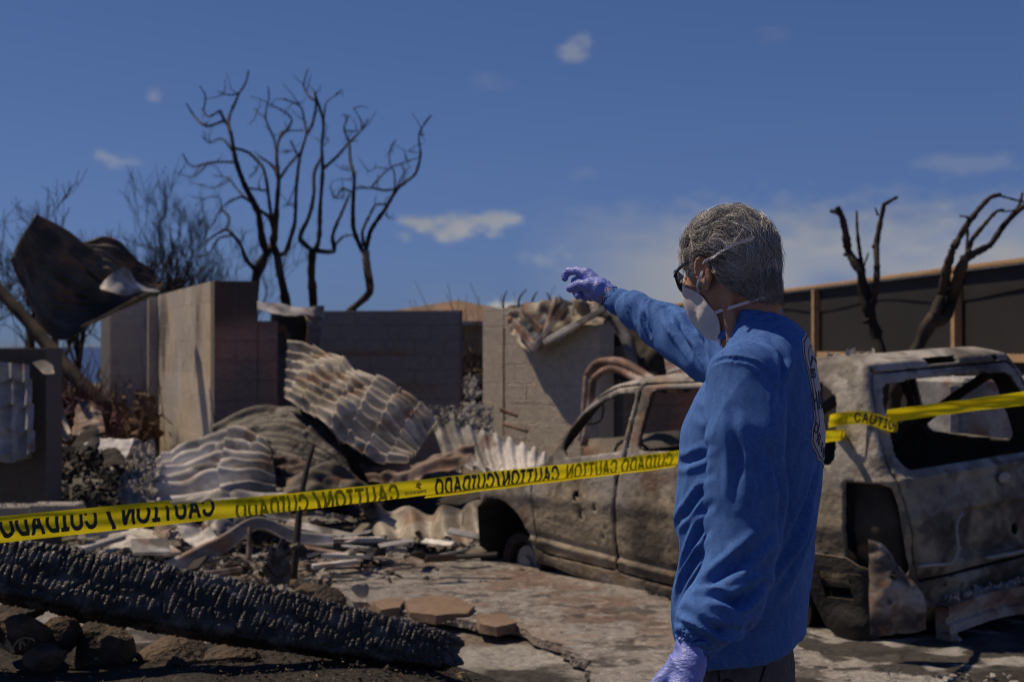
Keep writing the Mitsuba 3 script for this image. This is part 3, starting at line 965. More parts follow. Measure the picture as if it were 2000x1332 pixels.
hv = Vol([.30, 2.80, 1.44], [.62, 3.14, 1.81], .0030)
hv.ball(H(-.006, 0, .014), (.096, .075, .098), HM, .0)
hv.ball(H(.030, 0, -.030), (.066, .062, .075), HM, .02)
hv.cone(H(.045, .034, -.088), H(.078, .010, -.108), .024, .019, .02)
hv.cone(H(.045, -.034, -.088), H(.078, -.010, -.108), .024, .019, .02)
hv.cone(H(.0, .050, -.058), H(.050, .036, -.090), .022, .02, .018)
hv.cone(H(.0, -.050, -.058), H(.050, -.036, -.090), .022, .02, .018)
hv.cone(H(.086, 0, .012), H(.112, 0, -.034), .008, .0125, .010)
for s in (1, -1):
    hv.cone(H(.084, .016 * s, .030), H(.070, .048 * s, .024), .010, .010, .012)
    hv.ball(H(.066, .044 * s, -.022), (.024, .020, .018), HM, .014)
    hv.ball(H(.094, .012 * s, -.037), (.009, .008, .007), HM, .006)
    hv.ball(H(.097, .032 * s, .004), (.013, .015, .010), HM, sub=True)
    hv.ball(H(.078, .031 * s, .004), (.013, .013, .013), HM, .002)
    # the ear: a shallow bowl with a rim and a lobe, standing off the skull
    E_ = np.stack([hf * .96 + hl * .28 * s, -hf * .28 + hl * .96 * s, hu])
    ec = H(.004, .084 * s, -.013)
    hv.ball(ec, (.0150, .0070, .0285), E_, .004)
    rim = [ec + np.array([.0145 * math.cos(a), .003, .0285 * math.sin(a)]) @ E_ for a in np.linspace(-1.2, 4.0, 14)]
    hv.chain(rim, [.0042] * 14, .003)
    hv.ball(ec + E_[1] * .007 + E_[0] * .003, (.010, .005, .019), E_, sub=True)
    hv.ball(ec + np.array([.004, .001, -.030]) @ E_, (.009, .006, .010), E_, .005)
hv.ball(H(.096, 0, -.066), (.009, .022, .006), HM, .006)
hv.ball(H(.092, 0, -.077), (.009, .019, .006), HM, .005)
nk0, nk1 = P(1466, 668, 2.955), P(1440, 575, 2.975)
hv.cone(nk0, nk1, .060, .053, .022)
hv.cone(P(1490, 660, 2.95), H(-.06, 0, -.06), .045, .042, .03)
hv.cone(H(-.02, .058, -.055), P(1432, 668, 2.90), .014, .013, .016)
head = hv.mesh(3)

bv = Vol([.08, 2.45, -.02], [.80, 3.75, 1.60], .0095)
bz = slices([(640, 1430, 1560, .07), (680, 1420, 1585, .15), (720, 1400, 1592, .185), (850, 1345, 1596, .175), (1000, 1340, 1578, .16), (1120, 1345, 1568, .15), (1240, 1375, 1535, .145), (1330, 1395, 1512, .13)])
bv.loft(*bz, YAW, .03)
for s in (1, -1):
    hip = np.array([.492, 2.95, .82]) + lf_ * .085 * s
    knee = hip + fw_ * (.03 + .02 * s) + lf_ * .015 * s + np.array([0, 0, -.36])
    foot = np.array([knee[0], knee[1], .09]) - fw_ * .03
    bv.chain([hip, knee, foot], [.066, .050, .036], .02)
    bv.cone(foot - [0, 0, .05], foot + fw_ * .16 - [0, 0, .06], .036, .026, .02)
aL = [np.array([.452, 2.775, 1.425]), P(1452, 1010, 2.715), P(1356, 1250, 2.625)]
aR = [np.array([.530, 3.10, 1.425]), P(1345, 662, 3.33), P(1292, 636, 3.42), P(1245, 609, 3.49), P(1186, 578, 3.572)]
bv.chain(aL, [.052, .042, .022], .02)
bv.chain(aR, [.050, .036, .032, .026, .0235], .02)
bv.cone(aL[2], P(1340, 1310, 2.60), .022, .020, .01)
bv.cone(nk0 - [0, 0, .06], nk0, .07, .05, .03)
body = bv.mesh(2)
wrist = Vol([.10, 3.3, 1.50], [.36, 3.75, 1.72], .004)
wrist.chain([P(1290, 627, 3.42), P(1215, 591, 3.54), P(1184, 577.5, 3.575), P(1172, 571, 3.59)], [.034, .0262, .0250, .024], .01)
wrist = wrist.mesh(2)
put(cat_([head, body, wrist]), 'skin', man, 'body', smooth=True)

# ---- shirt
sv = Vol([.12, 2.52, .80], [.74, 3.70, 1.64], .0046)
rows = [(606, 1432, 1512, .062), (624, 1424, 1545, .084), (645, 1418, 1572, .115), (668, 1412, 1586, .155), (695, 1402, 1596, .185), (725, 1382, 1602, .198), (780, 1350, 1608, .200), (850, 1328, 1611, .195), (930, 1323, 1602, .188),
        (1000, 1319, 1593, .182), (1080, 1324, 1586, .180), (1160, 1317, 1582, .182), (1240, 1319, 1574, .184), (1292, 1326, 1566, .184)]
sv.loft(*slices(rows), YAW, .02, power=2.15)
sL = [np.array([.452, 2.778, 1.428]), np.array([.452, 2.748, 1.36]), P(1457, 850, 2.725), P(1456, 960, 2.715), P(1452, 1060, 2.705), P(1428, 1140, 2.685), P(1388, 1205, 2.65), P(1357, 1262, 2.625)]
sv.chain(sL, [.070, .0695, .0685, .0685, .0665, .0600, .050, .0355], .014)
sv.cone(P(1462, 1110, 2.70), P(1440, 1195, 2.68), .042, .030, .02)      # slack cloth hanging from the forearm
sR = [np.array([.530, 3.10, 1.425]), P(1400, 684, 3.235), P(1345, 660, 3.33), P(1292, 634, 3.42), P(1245, 607, 3.49), P(1194, 582, 3.565)]
sv.chain(sR, [.080, .062, .0545, .0490, .0385, .0295], .02)
sv.cone(P(1290, 640, 3.42), P(1380, 700, 3.26), .040, .050, .02)
# the hem rises towards the back; open cuffs and neck
sl, (_x, _y, _z) = sv.at(sv.lo, sv.lo + 9)
_s = (_x - .50) * fw_[0] + (_y - DB) * fw_[1]
sv.F = np.maximum(sv.F, (.872 - .17 * _s - _z).astype(np.float32))

sv.cone(P(1188, 579, 3.572), P(1205, 587, 3.55), .0262, .0262, 0, sub=True)
sv.cone(P(1349, 1276, 2.618), P(1362, 1252, 2.63), .0315, .0315, 0, sub=True)
sh = sv.mesh(6)


def ridge(x):
    return 1 - np.abs(2 * x - 1)


def fold_field(p, along, across, seed, stretch=5.0, freq=9.0):
    """Long folds that run along one direction."""
    along, across = np.asarray(along, float), np.asarray(across, float)
    along = along / np.linalg.norm(along)
    third = np.cross(along, across)
    third /= np.linalg.norm(third)
    across = np.cross(third, along)
    q = np.stack([p @ along * freq / stretch, p @ across * freq, p @ third * freq * .6], -1)
    w = (meshkit.fbm(q * .45, 2, seed + 7)[..., None] - .5) * 1.6
    return ridge(meshkit.fbm(q + w, 2, seed)) ** 2


def seg_dist(p, pts):
    """(distance to a polyline, position along it 0..1)."""
    best, where = np.full(len(p), 9.0), np.zeros(len(p))
    n = len(pts) - 1
    for i in range(n):
        a, b = np.asarray(pts[i]), np.asarray(pts[i + 1])
        t = np.clip((p - a) @ (b - a) / ((b - a) @ (b - a)), 0, 1)
        d = np.linalg.norm(p - a - t[:, None] * (b - a), axis=1)
        m = d < best
        best[m], where[m] = d[m], (i + t[m]) / n
    return best, where


v = sh.vertices.copy()
nn = normals_of(sh)
dL, tL = seg_dist(v, sL)
dR, tR = seg_dist(v, sR)
onL = np.clip((.088 - dL) / .014, 0, 1) * np.clip((2.80 - v[:, 1]) / .03, 0, 1)
onR = np.clip((v[:, 1] - 3.12) / .06, 0, 1)
torso = np.clip(1 - onL - onR, 0, 1)
z = v[:, 2]
low = np.clip((1.36 - z) / .2, 0, 1)
disp = torso * (.017 * (fold_field(v, (.62, -.1, .72), (.7, 0, -.6), 1, 6, 8.5) - .45) * (.22 + .78 * low)
                + .006 * (fold_field(v, (.25, -.1, .9), (.9, .2, -.3), 5, 5, 15) - .45) * low)
armdir = np.array([0, .1, 1.0])
disp += onL * (.011 * (fold_field(v, (.12, 0, 1), (1, .4, 0), 11, 7, 10) - .45) * np.clip((z - 1.06) / .1, .2, 1)
               + .026 * (fold_field(v, (.82, -.3, .42), (-.4, 0, 1), 13, 4, 11) - .5) * np.clip((1.13 - z) / .12, 0, 1) * np.clip((z - .935) / .03, .25, 1))
rdir = sR[-1] - sR[0]
disp += onR * (.013 * (fold_field(v, rdir + np.array([.05, .2, -.22]), (0, .2, 1), 17, 4, 11) - .45) * np.clip((1.05 - tR) / .25, .25, 1)
               + .003 * (fold_field(v, (.2, .1, 1), rdir, 19, 3, 22) - .5) * np.clip((tR - .45) / .2, 0, 1))


def crease(pts, depth, width, lift=0.0):
    """A drawn fold: a groove along the line with a raised lip beside it."""
    global disp
    d, t = seg_dist(v, pts)
    e = np.sin(np.pi * np.clip(t, 0.02, .98)) ** .6
    disp = disp - depth * np.exp(-(d / width) ** 2) * e + lift * np.exp(-((d - 2.1 * width) / (1.1 * width)) ** 2) * e


def on_shirt(pts, depth=None):
    """Points of the shirt's surface seen at the given survey pixels."""
    o = np.array([[0, 0, EYE]] * len(pts))
    dd = np.array([P(a, b, 1.0) - o[0] for a, b in pts])
    loc, idx, _ = trimesh.ray.ray_triangle.RayMeshIntersector(SHM).intersects_location(o, dd, multiple_hits=False)
    out = np.full((len(pts), 3), np.nan)
    out[idx] = loc
    return out[~np.isnan(out[:, 0])]


SHM = trimesh.Trimesh(sh.vertices, sh.faces, process=False)
for px, dep, wid, lift in (
        ([(1396, 712), (1410, 705), (1440, 704), (1472, 712), (1498, 735), (1520, 770)], .0045, .0035, .003),      # sleeve seam
        ([(1395, 868), (1372, 890), (1348, 902), (1330, 905)], .006, .009, .004), ([(1394, 925), (1372, 962), (1346, 1000), (1326, 1030)], .0065, .009, .0045),
        ([(1392, 985), (1372, 1030), (1350, 1080), (1330, 1130)], .008, .009, .006), ([(1388, 1035), (1368, 1085), (1345, 1130), (1328, 1180)], .006, .009, .005), ([(1356, 760), (1362, 800), (1384, 840)], .004, .010, .003), ([(1500, 870), (1524, 960), (1518, 1050)], .006, .012, .004),
        ([(1590, 905), (1560, 1000), (1520, 1090)], .008, .012, .006), ([(1588, 990), (1556, 1080), (1500, 1170)], .008, .013, .006),
        ([(1515, 800), (1530, 700), (1500, 660)], .006, .010, .004), ([(1430, 800), (1440, 880), (1436, 980)], .005, .010, .004),
        ([(1500, 1040), (1440, 1100), (1380, 1150)], .010, .011, .008), ([(1490, 1130), (1430, 1178), (1372, 1168)], .015, .009, .010),
        ([(1452, 1215), (1400, 1228), (1345, 1195)], .013, .008, .009), ([(1398, 1252), (1365, 1240), (1335, 1215)], .009, .006, .006),
        ([(1266, 590), (1262, 625), (1272, 655)], .008, .006, .007), ([(1300, 605), (1330, 650), (1350, 690)], .010, .009, .007),
        ([(1345, 620), (1372, 665), (1384, 708)], .012, .009, .008), ([(1226, 580), (1232, 605), (1240, 628)], .005, .006, .004),
        ([(1480, 625), (1500, 628), (1540, 625)], .004, .006, .003)):
    q_ = on_shirt(px)
    if len(q_) > 1:
        crease(q_, dep * 1.3, wid * .85, lift * 1.35)
# pulled-in cuffs
disp -= .004 * np.exp(-((tR - .90) / .02) ** 2) * onR
sh2 = tm(v + nn * disp[:, None], sh.faces)
sh2 = relaxed(sh2, 2)
shirt = put(sh2, 'blue_cotton', man, 'shirt', smooth=True)
SH = trimesh.Trimesh(sh2.vertices, sh2.faces, process=False)
SHR = trimesh.ray.ray_triangle.RayMeshIntersector(SH)


def lay(points, direction, off):
    """Points moved along a direction onto the shirt, 'off' proud of it."""
    points = np.asarray(points, float)
    dd = np.tile(direction, (len(points), 1))
    loc, idx, _ = SHR.intersects_location(points, dd, multiple_hits=False)
    out = points.copy()
    hit = np.zeros(len(points), bool)
    out[idx] = loc - np.asarray(direction) * off
    hit[idx] = True
    return out, hit


# collar, hem and seam lines
ring = []
for a in np.linspace(0, 2 * np.pi, 40):
    c = P(1466, 634, 2.953)
    ring.append(c + fw_ * .060 * math.cos(a) + lf_ * .066 * math.sin(a) + np.array([0, 0, -.026 * math.cos(a) + .004 * math.sin(a) ** 2]))
put(tube(ring, .0085, 8, cap=False, flat=(1, 1)), 'blue_cotton', shirt, 'collar', smooth=True)
# the badge printed on the back
bc = np.array([P(1490, 790, DB)[0], DB, EYE - (783 - 677) / 942.0]) + lf_ * .0


def back_pt(s, t):
    """s to the wearer's left, t upwards, metres from the middle of the back."""
    return np.array([bc[0], bc[1], bc[2] + t]) - fw_ * .5 + lf_ * s


def badge(scale):
    o = [(-.112, .085), (-.108, .10), (-.078, .128), (-.03, .140), (.03, .140), (.078, .128), (.108, .10), (.112, .085), (.104, .03), (.106, -.03), (.120, -.05), (.120, -.078), (.085, -.112), (.0, -.138), (-.085, -.112), (-.120, -.078), (-.120, -.05), (-.106, -.03), (-.104, .03)]
    return Polygon(o).buffer(.008).buffer(-.008).buffer(scale)


def print_on(poly_or_mesh, off, key_name, m, parent, turn=None, thick=.0006):
    g = poly_or_mesh if isinstance(poly_or_mesh, trimesh.Trimesh) else extruded(poly_or_mesh, 0, thick)
    g = trimesh.Trimesh(g.vertices, g.faces).subdivide_to_size(.016)
    pts = np.array([back_pt(-x, y) for x, y, _ in g.vertices])
    loc, hit = lay(pts, fw_, 0)
    z = g.vertices[:, 2]
    z = (z - z.min()) / max(np.ptp(z), 1e-9)
    loc = loc - fw_ * (off + thick * z)[:, None]
    f = g.faces[hit[g.faces].all(1)]
    return put(tm(loc, f), m, parent, key_name)


bd = print_on(badge(0.0), .0012, 'back_print', 'print_white', shirt)
print_on(badge(-.004).difference(badge(-.0065)), .0021, 'print_outline', 'print_dark', shirt)
print_on(badge(-.024).difference(badge(-.0255)), .0021, 'print_outline', 'print_dark', shirt)


def word(t, h, x, y, ang=0.0, squeeze=1.0):
    g = meshkit.text_mesh(t, h, .0006, bold=True)
    g.vertices[:, 0] *= squeeze
    w = np.ptp(g.vertices[:, 0])
    g.vertices[:, 0] -= w / 2 + g.vertices[:, 0].min()
    g.apply_transform(trimesh.transformations.rotation_matrix(ang, [0, 0, 1]))
    g.apply_translation([x, y, 0])
    return g


for g_ in ([word('HAWAII', .034, 0, -.012, squeeze=1.15)] + [word(ch, .020, -.098 + .0 + q0, w0_, a0) for ch, q0, w0_, a0 in (('O', -.008, -.058, -.4), ('R', .004, -.080, -.6), ('I', .026, -.098, -.5), ('G', .048, -.110, -.35), ('I', .072, -.120, -.2), ('N', .098, -.126, .0), ('A', .125, -.124, .2), ('L', .150, -.112, .4))]
                + [word('EST', .018, -.072, .050, .0)] + [word('original', .011, 0, -.046)] + [word('NO', .006, -.0, -.066)]):
    print_on(g_, .0022, 'print_lettering', 'print_dark', shirt)
wave = LineString([(-.085, .075), (-.05, .092), (0, .08), (.04, .095), (.085, .07)]).buffer(.003)
print_on(wave, .0022, 'print_drawing', 'print_dark', shirt)
# small mark on the chest
cp = on_shirt([(1340, 800), (1337, 812), (1343, 818), (1339, 826), (1345, 832), (1341, 838)])
if len(cp) > 2:
    put(tube(cp + np.array([-.001, -.0016, 0]), .0011, 5), 'print_white', shirt, 'chest_mark')

# ---- jeans and shoes
jv = Vol([.24, 2.65, .05], [.74, 3.25, 1.06], .0085)
jv.loft(*slices([(1090, 1380, 1560, .150), (1200, 1378, 1560, .158), (1260, 1380, 1552, .163), (1300, 1384, 1538, .165), (1345, 1388, 1532, .165)]), YAW, .02)
for s in (1, -1):
    hip = np.array([.492, 2.95, .80]) + lf_ * .082 * s
    knee = hip + fw_ * (.03 + .02 * s) + lf_ * .015 * s + np.array([0, 0, -.34])
    foot = np.array([knee[0], knee[1], .10]) - fw_ * .03
    jv.chain([hip + [0, 0, .02], hip + [0, 0, -.08], knee, foot], [.088, .084, .066, .062], .03)
j = jv.mesh(4)
v2 = j.vertices
d2 = .010 * (fold_field(v2, (.5, .2, -.8), (.8, 0, .5), 31, 4, 12) - .5)
jeans = put(tm(v2 + normals_of(j) * d2[:, None], j.faces), 'denim', man, 'jeans', smooth=True)
mat('stitch', (.015, .015, .018), .9)
JR = trimesh.ray.ray_triangle.RayMeshIntersector(trimesh.Trimesh(v2 + normals_of(j) * d2[:, None], j.faces, process=False))


def on_jeans(px):
    dd = np.array([P(a, b, 1.0) - np.array([0, 0, EYE]) for a, b in px])
    loc, idx, _ = JR.intersects_location(np.array([[0, 0, EYE]] * len(px)), dd, multiple_hits=False)
    return loc[np.argsort(idx)] - np.array([0, .0012, 0])


for nm, px in (('pocket_seam', [(1402, 1295), (1403, 1310), (1404, 1325), (1405, 1340)]), ('pocket_seam', [(1494, 1300), (1490, 1312), (1486, 1325), (1480, 1340)]), ('pocket_seam', [(1410, 1330), (1420, 1326), (1436, 1336), (1450, 1350)])):
    q_ = on_jeans(px)
    if len(q_) > 1:
        put(tube(spline(q_, 14), .0022, 6), 'stitch', jeans, nm, smooth=True)
for s in (1, -1):
    hip = np.array([.492, 2.95, .82]) + lf_ * .085 * s
    knee = hip + fw_ * (.03 + .02 * s) + lf_ * .015 * s
    ft = np.array([knee[0], knee[1], .05]) - fw_ * .03
    s3 = Vol(ft - [.36, .36, .10], ft + [.36, .36, .14], .008)
    s3.cone(ft - fw_ * .03, ft + fw_ * .16, .046, .040, .01)
    s3.cone(ft + [0, 0, .06], ft, .045, .045, .03)
    sl, (_x, _y, _z) = s3.at(s3.lo, s3.lo + 9)
    s3.cut(sl, _z - .012)
    put(s3.mesh(2), 'shoe_leather', man, 'shoe', smooth=True)

# ---- gloves: the right one points, the left one hangs
gv = Vol([.05, 3.45, 1.50], [.30, 3.80, 1.72], .0021)
D = 3.575
gv.chain([P(1186, 577, D), P(1172, 566, D + .015)], [.0275, .0265], .006)
wr_ = P(1176, 568, D + .01)
mcp = [P(1147, 534, D + .045), P(1142, 539, D + .068), P(1146, 548, D + .088), P(1152, 558, D + .104)]
for i, m_ in enumerate(mcp):
    gv.cone(wr_ + (m_ - wr_) * .1, m_, .021, .0125 - .0007 * i, .012)
gv.cone(P(1168, 572, D + .005), P(1150, 568, D + .03), .021, .015, .014)
gv.chain([mcp[0], P(1127, 529.5, D + .066), P(1112, 530, D + .085), P(1104, 538, D + .092), P(1103.5, 544, D + .088)], [.0120, .0098, .0090, .0084, .0076], .004)
gv.chain([mcp[1], P(1124, 549, D + .085), P(1122, 566, D + .082), P(1128, 580, D + .070)], [.0122, .0100, .0094, .0082], .004)
gv.chain([mcp[2], P(1134, 562, D + .102), P(1134, 575, D + .098), P(1143, 582, D + .085)], [.0118, .0098, .0090, .0080], .004)
gv.chain([mcp[3], P(1146, 572, D + .112), P(1148, 580, D + .105), P(1155, 583, D + .09)], [.0108, .0088, .0080, .0070], .004)
gv.chain([P(1168, 562, D - .004), P(1150, 557, D + .006), P(1132, 557, D + .022), P(1121, 561, D + .030), P(1114, 564, D + .034)], [.0175, .0145, .0122, .0112, .0092], .007)
gr = gv.mesh(3)
vv = gr.vertices
dd_ = .0030 * (fold_field(vv, P(1140, 545, D) - P(1186, 577, D), (0, .2, 1), 41, 4, 42) - .5) + .0018 * (fold_field(vv, (.3, .2, 1), (1, .3, -.2), 43, 3, 60) - .5)
put(tm(vv + normals_of(gr) * dd_[:, None], gr.faces), 'nitrile', man, 'glove', smooth=True)
put(tube([P(1186.5, 577.2, D) + np.array([math.cos(a) * .0 , 0, 0]) + (np.cross(P(1172, 566, D + .015) - P(1186, 577, D), [0, 1, .2]) / np.linalg.norm(np.cross(P(1172, 566, D + .015) - P(1186, 577, D), [0, 1, .2]))) * .0272 * math.cos(a)
          + np.array([.42, .86, .28]) / np.linalg.norm([.42, .86, .28]) * .0272 * math.sin(a) for a in np.linspace(0, 2 * np.pi, 30)], .0018, 6, cap=False), 'nitrile', 'person__glove', 'cuff_bead', smooth=True)

lv = Vol([.18, 2.42, .66], [.42, 2.74, 1.02], .0030)
W = P(1352, 1262, 2.622)
K = P(1331, 1356, 2.575)
lv.chain([W + (W - K) * .08, W, W + (K - W) * .45, K], [.0300, .0300, .0310, .0275], .01, squash=(np.array([.55, .8, .1]), 1.25))
across = np.array([.75, -.55, .12])
across /= np.linalg.norm(across)
for i in range(4):
    b0 = K + across * (.030 - .020 * i) + np.array([0, 0, -.004 * abs(i - 1.3)])
    L = (.085, .094, .088, .070)[i]
    d1, d2_, d3 = np.array([-.25, -.1, -1]), np.array([.1, .25, -1]), np.array([.5, .55, -.7])
    q_ = [b0, b0 + d1 / np.linalg.norm(d1) * L * .42]
    q_.append(q_[-1] + d2_ / np.linalg.norm(d2_) * L * .33)
    q_.append(q_[-1] + d3 / np.linalg.norm(d3) * L * .25)
    lv.chain(q_, [.0128, .0108, .0098, .0084], .004)
tb = W + (K - W) * .40 - across * .0 + fw_ * .022
lv.chain([tb, tb + np.array([-.032, -.012, -.035]), tb + np.array([-.034, -.010, -.066]), tb + np.array([-.026, .0, -.090])], [.019, .0145, .0120, .0095], .008)
gl = lv.mesh(3)
vv = gl.vertices
dd_ = .0055 * (fold_field(vv, (.75, -.2, -.6), (.3, 0, 1), 51, 5, 34) - .5) * np.clip((vv[:, 2] - .80) / .05, .3, 1)
put(tm(vv + normals_of(gl) * dd_[:, None], gl.faces), 'nitrile', man, 'glove', smooth=True)

# ---- mask, straps, glasses
rid = spline([H(.106, 0, .016), H(.132, 0, -.030), H(.134, 0, -.066), H(.108, 0, -.112), H(.070, 0, -.134)], 30)
edge_ = [spline([H(.088, .030 * s, .004), H(.060, .060 * s, -.030), H(.030, .066 * s, -.064), H(.020, .058 * s, -.096), H(.045, .020 * s, -.132)], 30) for s in (1, -1)]
rows_ = []
for i in range(30):
    row = []
    for t in np.linspace(-1, 1, 31):
        e = edge_[0][i] if t > 0 else edge_[1][i]
        a = abs(t)
        p = rid[i] * (1 - a) + e * a
        out = (hf * .35 + hl * np.sign(t) * .9)
        p = p + out * (.018 * math.sin(np.pi * a) * math.sin(np.pi * (i + .5) / 30) ** .6)
        row.append(p)
    rows_.append(row)
mg = np.array(rows_)
for _ in range(8):                                    # keep the mask outside the face
    ix = (mg - hv.lo) / hv.h
    val = ndimage.map_coordinates(hv.F, ix.reshape(-1, 3).T, order=1, mode='nearest').reshape(mg.shape[:2])
    dirn = mg - H(.02, 0, -.05)
    dirn /= np.linalg.norm(dirn, axis=-1, keepdims=True)
    mg = mg + dirn * np.clip(.0035 - val, 0, .01)[..., None]
edge_ = [mg[:, -1], mg[:, 0]]
msk = sheet(mg, .0022)
mask = thing('face_mask', 'white folded dust mask strapped over the lower face of the person', 'mask')
put(msk, 'mask_paper', mask, 'shell', smooth=40)
put(tube(edge_[0] + hl * .0015, .0013, 6), 'strap_elastic', mask, 'edge_seam', smooth=True)
HR = trimesh.ray.ray_triangle.RayMeshIntersector(trimesh.Trimesh(head.vertices, head.faces, process=False))


def on_head(px, off, fallback=2.9):
    o = np.array([0, 0, EYE])
    out = []
    for a, b in px:
        d = P(a, b, 1.0) - o
        loc, idx, tri = HR.intersects_location([o], [d], multiple_hits=False)
        out.append(loc[0] - d / np.linalg.norm(d) * off if len(loc) else P(a, b, out[-1][1] if out else fallback))
    return np.array(out)


def strap(pts, w, side_vec):
    p = spline(pts, 40)
    return sheet(np.stack([p - side_vec * w / 2, p, p + side_vec * w / 2], 1), .0012)


up_ = np.array([.25, -.05, 1.0]) / 1.03
q_ = on_head([(1365, 577), (1364, 565), (1366, 548), (1371, 530)], .004)
put(strap(q_, .007, np.array([.9, 0, .3])), 'strap_elastic', mask, 'strap', smooth=40)
q_ = on_head([(1374, 512), (1386, 506), (1400, 497), (1420, 485), (1445, 474), (1472, 466)], .0245)
put(strap(q_, .0085, np.array([.45, 0, .9])), 'strap_elastic', mask, 'strap', smooth=40)
q_ = on_head([(1394, 612), (1410, 606), (1430, 600), (1455, 592), (1480, 584), (1503, 578)], .004)
put(strap(q_, .0078, np.array([.3, 0, .95])), 'strap_elastic', mask, 'strap', smooth=40)

gls = thing('sunglasses', 'black wraparound sunglasses worn by the person above the mask', 'glasses')
fr = []
lens = []
for s in (1, -1):
    cpt = []
    for a in np.linspace(0, 2 * np.pi, 29)[:-1]:
        l = .036 * s + .030 * math.cos(a)
        u = .004 + .021 * math.sin(a) + .004 * math.cos(a) * s
        cpt.append(H(.114 - 5.5 * l * l, l, u))
    fr.append(tube(cpt + cpt[:1], .0034, 8, cap=False))
    c0 = H(.116 - 5.5 * .036 ** 2, .036 * s, .004)
    lens.append(tm(np.vstack([cpt, [c0 + hf * .001], np.array(cpt) - hf * .002, [c0 - hf * .002]]), np.vstack([[[k, (k + 1) % 28, 28] for k in range(28)], [[29 + (k + 1) % 28, 29 + k, 57] for k in range(28)]])))
    fr.append(tube(spline([H(.094, .064 * s, .012), H(.075, .076 * s, .016), H(.035, .083 * s, .022), H(-.005, .084 * s, .024), H(-.035, .083 * s, .010), H(-.052, .080 * s, -.008)], 26), np.linspace(.0052, .0034, 26), 8, flat=(.55, 1.0)))
fr.append(tube(spline([H(.112, .012, .012), H(.116, 0, .014), H(.112, -.012, .012)], 8), .003, 8))
put(cat_(fr), 'black_plastic', gls, 'frame', smooth=True)
for l_ in lens:
    put(l_, 'dark_lens', gls, 'lens', smooth=True)

# ---- hair: a dark cap below thousands of wavy strands
mat('hair_cap', (.15, .147, .143), .9)
mat('hair_strand', VC, .55, specular=.3)


def hairline(f):
    return np.interp(f, [-.12, -.085, -.055, -.030, -.018, -.010, .016, .024, .042, .048, .066, .085, .11], [-.112, -.108, -.094, -.055, -.03, .026, .026, -.030, -.028, .030, .046, .052, .056])


cc = H(-.006, 0, .014)
AX = np.array([.0945, .077, .0945])
cap_v = Vol([.30, 2.80, 1.44], [.62, 3.14, 1.82], .0035)
cap_v.ball(cc, AX + .0045, HM, 0)
cap_v.cone(P(1488, 640, 2.952), H(-.06, 0, -.06), .0485, .0465, .03)
sl, (_x, _y, _z) = cap_v.at(cap_v.lo, cap_v.lo + 9)
F_ = (_x - hc[0]) * hf[0] + (_y - hc[1]) * hf[1] + (_z - hc[2]) * hf[2]
U_ = (_x - hc[0]) * hu[0] + (_y - hc[1]) * hu[1] + (_z - hc[2]) * hu[2]
cap_v.F = np.maximum(cap_v.F, (hairline(F_) - U_).astype(np.float32) * .7)
cp_ = cap_v.mesh(3)
hair = part_key(man, 'hair')
r_ = rng(77)


OFF = np.array([-.006, 0, .014])


def lock_dir(q):
    """Combing direction at head points q (forward, left, up), before it is laid on the surface."""
    f, l, u = q[:, 0], q[:, 1], q[:, 2]
    s_ = np.sign(l + 1e-6)
    o = np.ones_like(f)
    d = np.where((u > .06)[:, None], np.stack([-.75 * o, .10 * s_, .15 * o], 1), np.stack([-.75 * o, .25 * s_, -.55 * o], 1))
    d = np.where((f < -.05)[:, None], np.stack([-.25 * o, -.15 * s_, -1.0 * o], 1), d)
    side_ = (f > -.035) & (f < .05) & (u < .06)
    d = np.where(side_[:, None], np.where(((u > -.005) & (f < .02))[:, None], np.stack([-o, 0 * o, -.12 * o], 1), np.stack([-.15 * o, 0 * o, -o], 1)), d)
    d = np.where(((f > .05) & (u > .03))[:, None], np.stack([-.55 * o, .35 * s_, .9 * o], 1), d)
    return d


def unit(x):
    return x / (np.linalg.norm(x, axis=1, keepdims=True) + 1e-9)


def scalp(n, slack):
    a = unit(r_.normal(size=(n, 3)))
    q = a * AX + OFF
    k = q[:, 2] > hairline(q[:, 0]) + slack
    return a[k], q[k]


ra_, rq_ = scalp(520, .004)
nl = len(ra_)
ld = unit(lock_dir(rq_) + r_.normal(0, .42, (nl, 3)))
lL, lift_, lph = r_.uniform(.040, .075, nl), r_.uniform(.003, .019, nl), r_.uniform(0, 6.3, nl)
lwv, ltone = r_.uniform(.6, 1.5, nl) * r_.choice([-1, 1], nl), r_.uniform(0, 1, nl)
tree_ = cKDTree(ra_)
nseg = 7
a, q = scalp(44000, r_.uniform(-.004, .006))
N_ = len(a)
_d, k2 = tree_.query(a, 3)
wgt = 1 / (_d + .006) ** 2
wgt /= wgt.sum(1, keepdims=True)
k = k2[:, 0]
d = unit((ld[k2] * wgt[..., None]).sum(1) + r_.normal(0, .10, (N_, 3)))
L = (lL[k2] * wgt).sum(1) * r_.uniform(.7, 1.2, N_) * np.where(q[:, 2] < -.03, .6, np.where((q[:, 0] > -.035) & (q[:, 0] < .05) & (q[:, 2] < .05), .42, 1.0))
lift = (lift_[k2] * wgt).sum(1) * r_.uniform(.5, 1.25, N_)
ph, wv, tone = lph[k] + r_.normal(0, .35, N_), lwv[k], (ltone[k2] * wgt).sum(1)
stray = (r_.random(N_) < .05) * r_.uniform(.3, 1.2, N_)
x, pull, rows2 = a.copy(), (ra_[k] - a) * .36, []
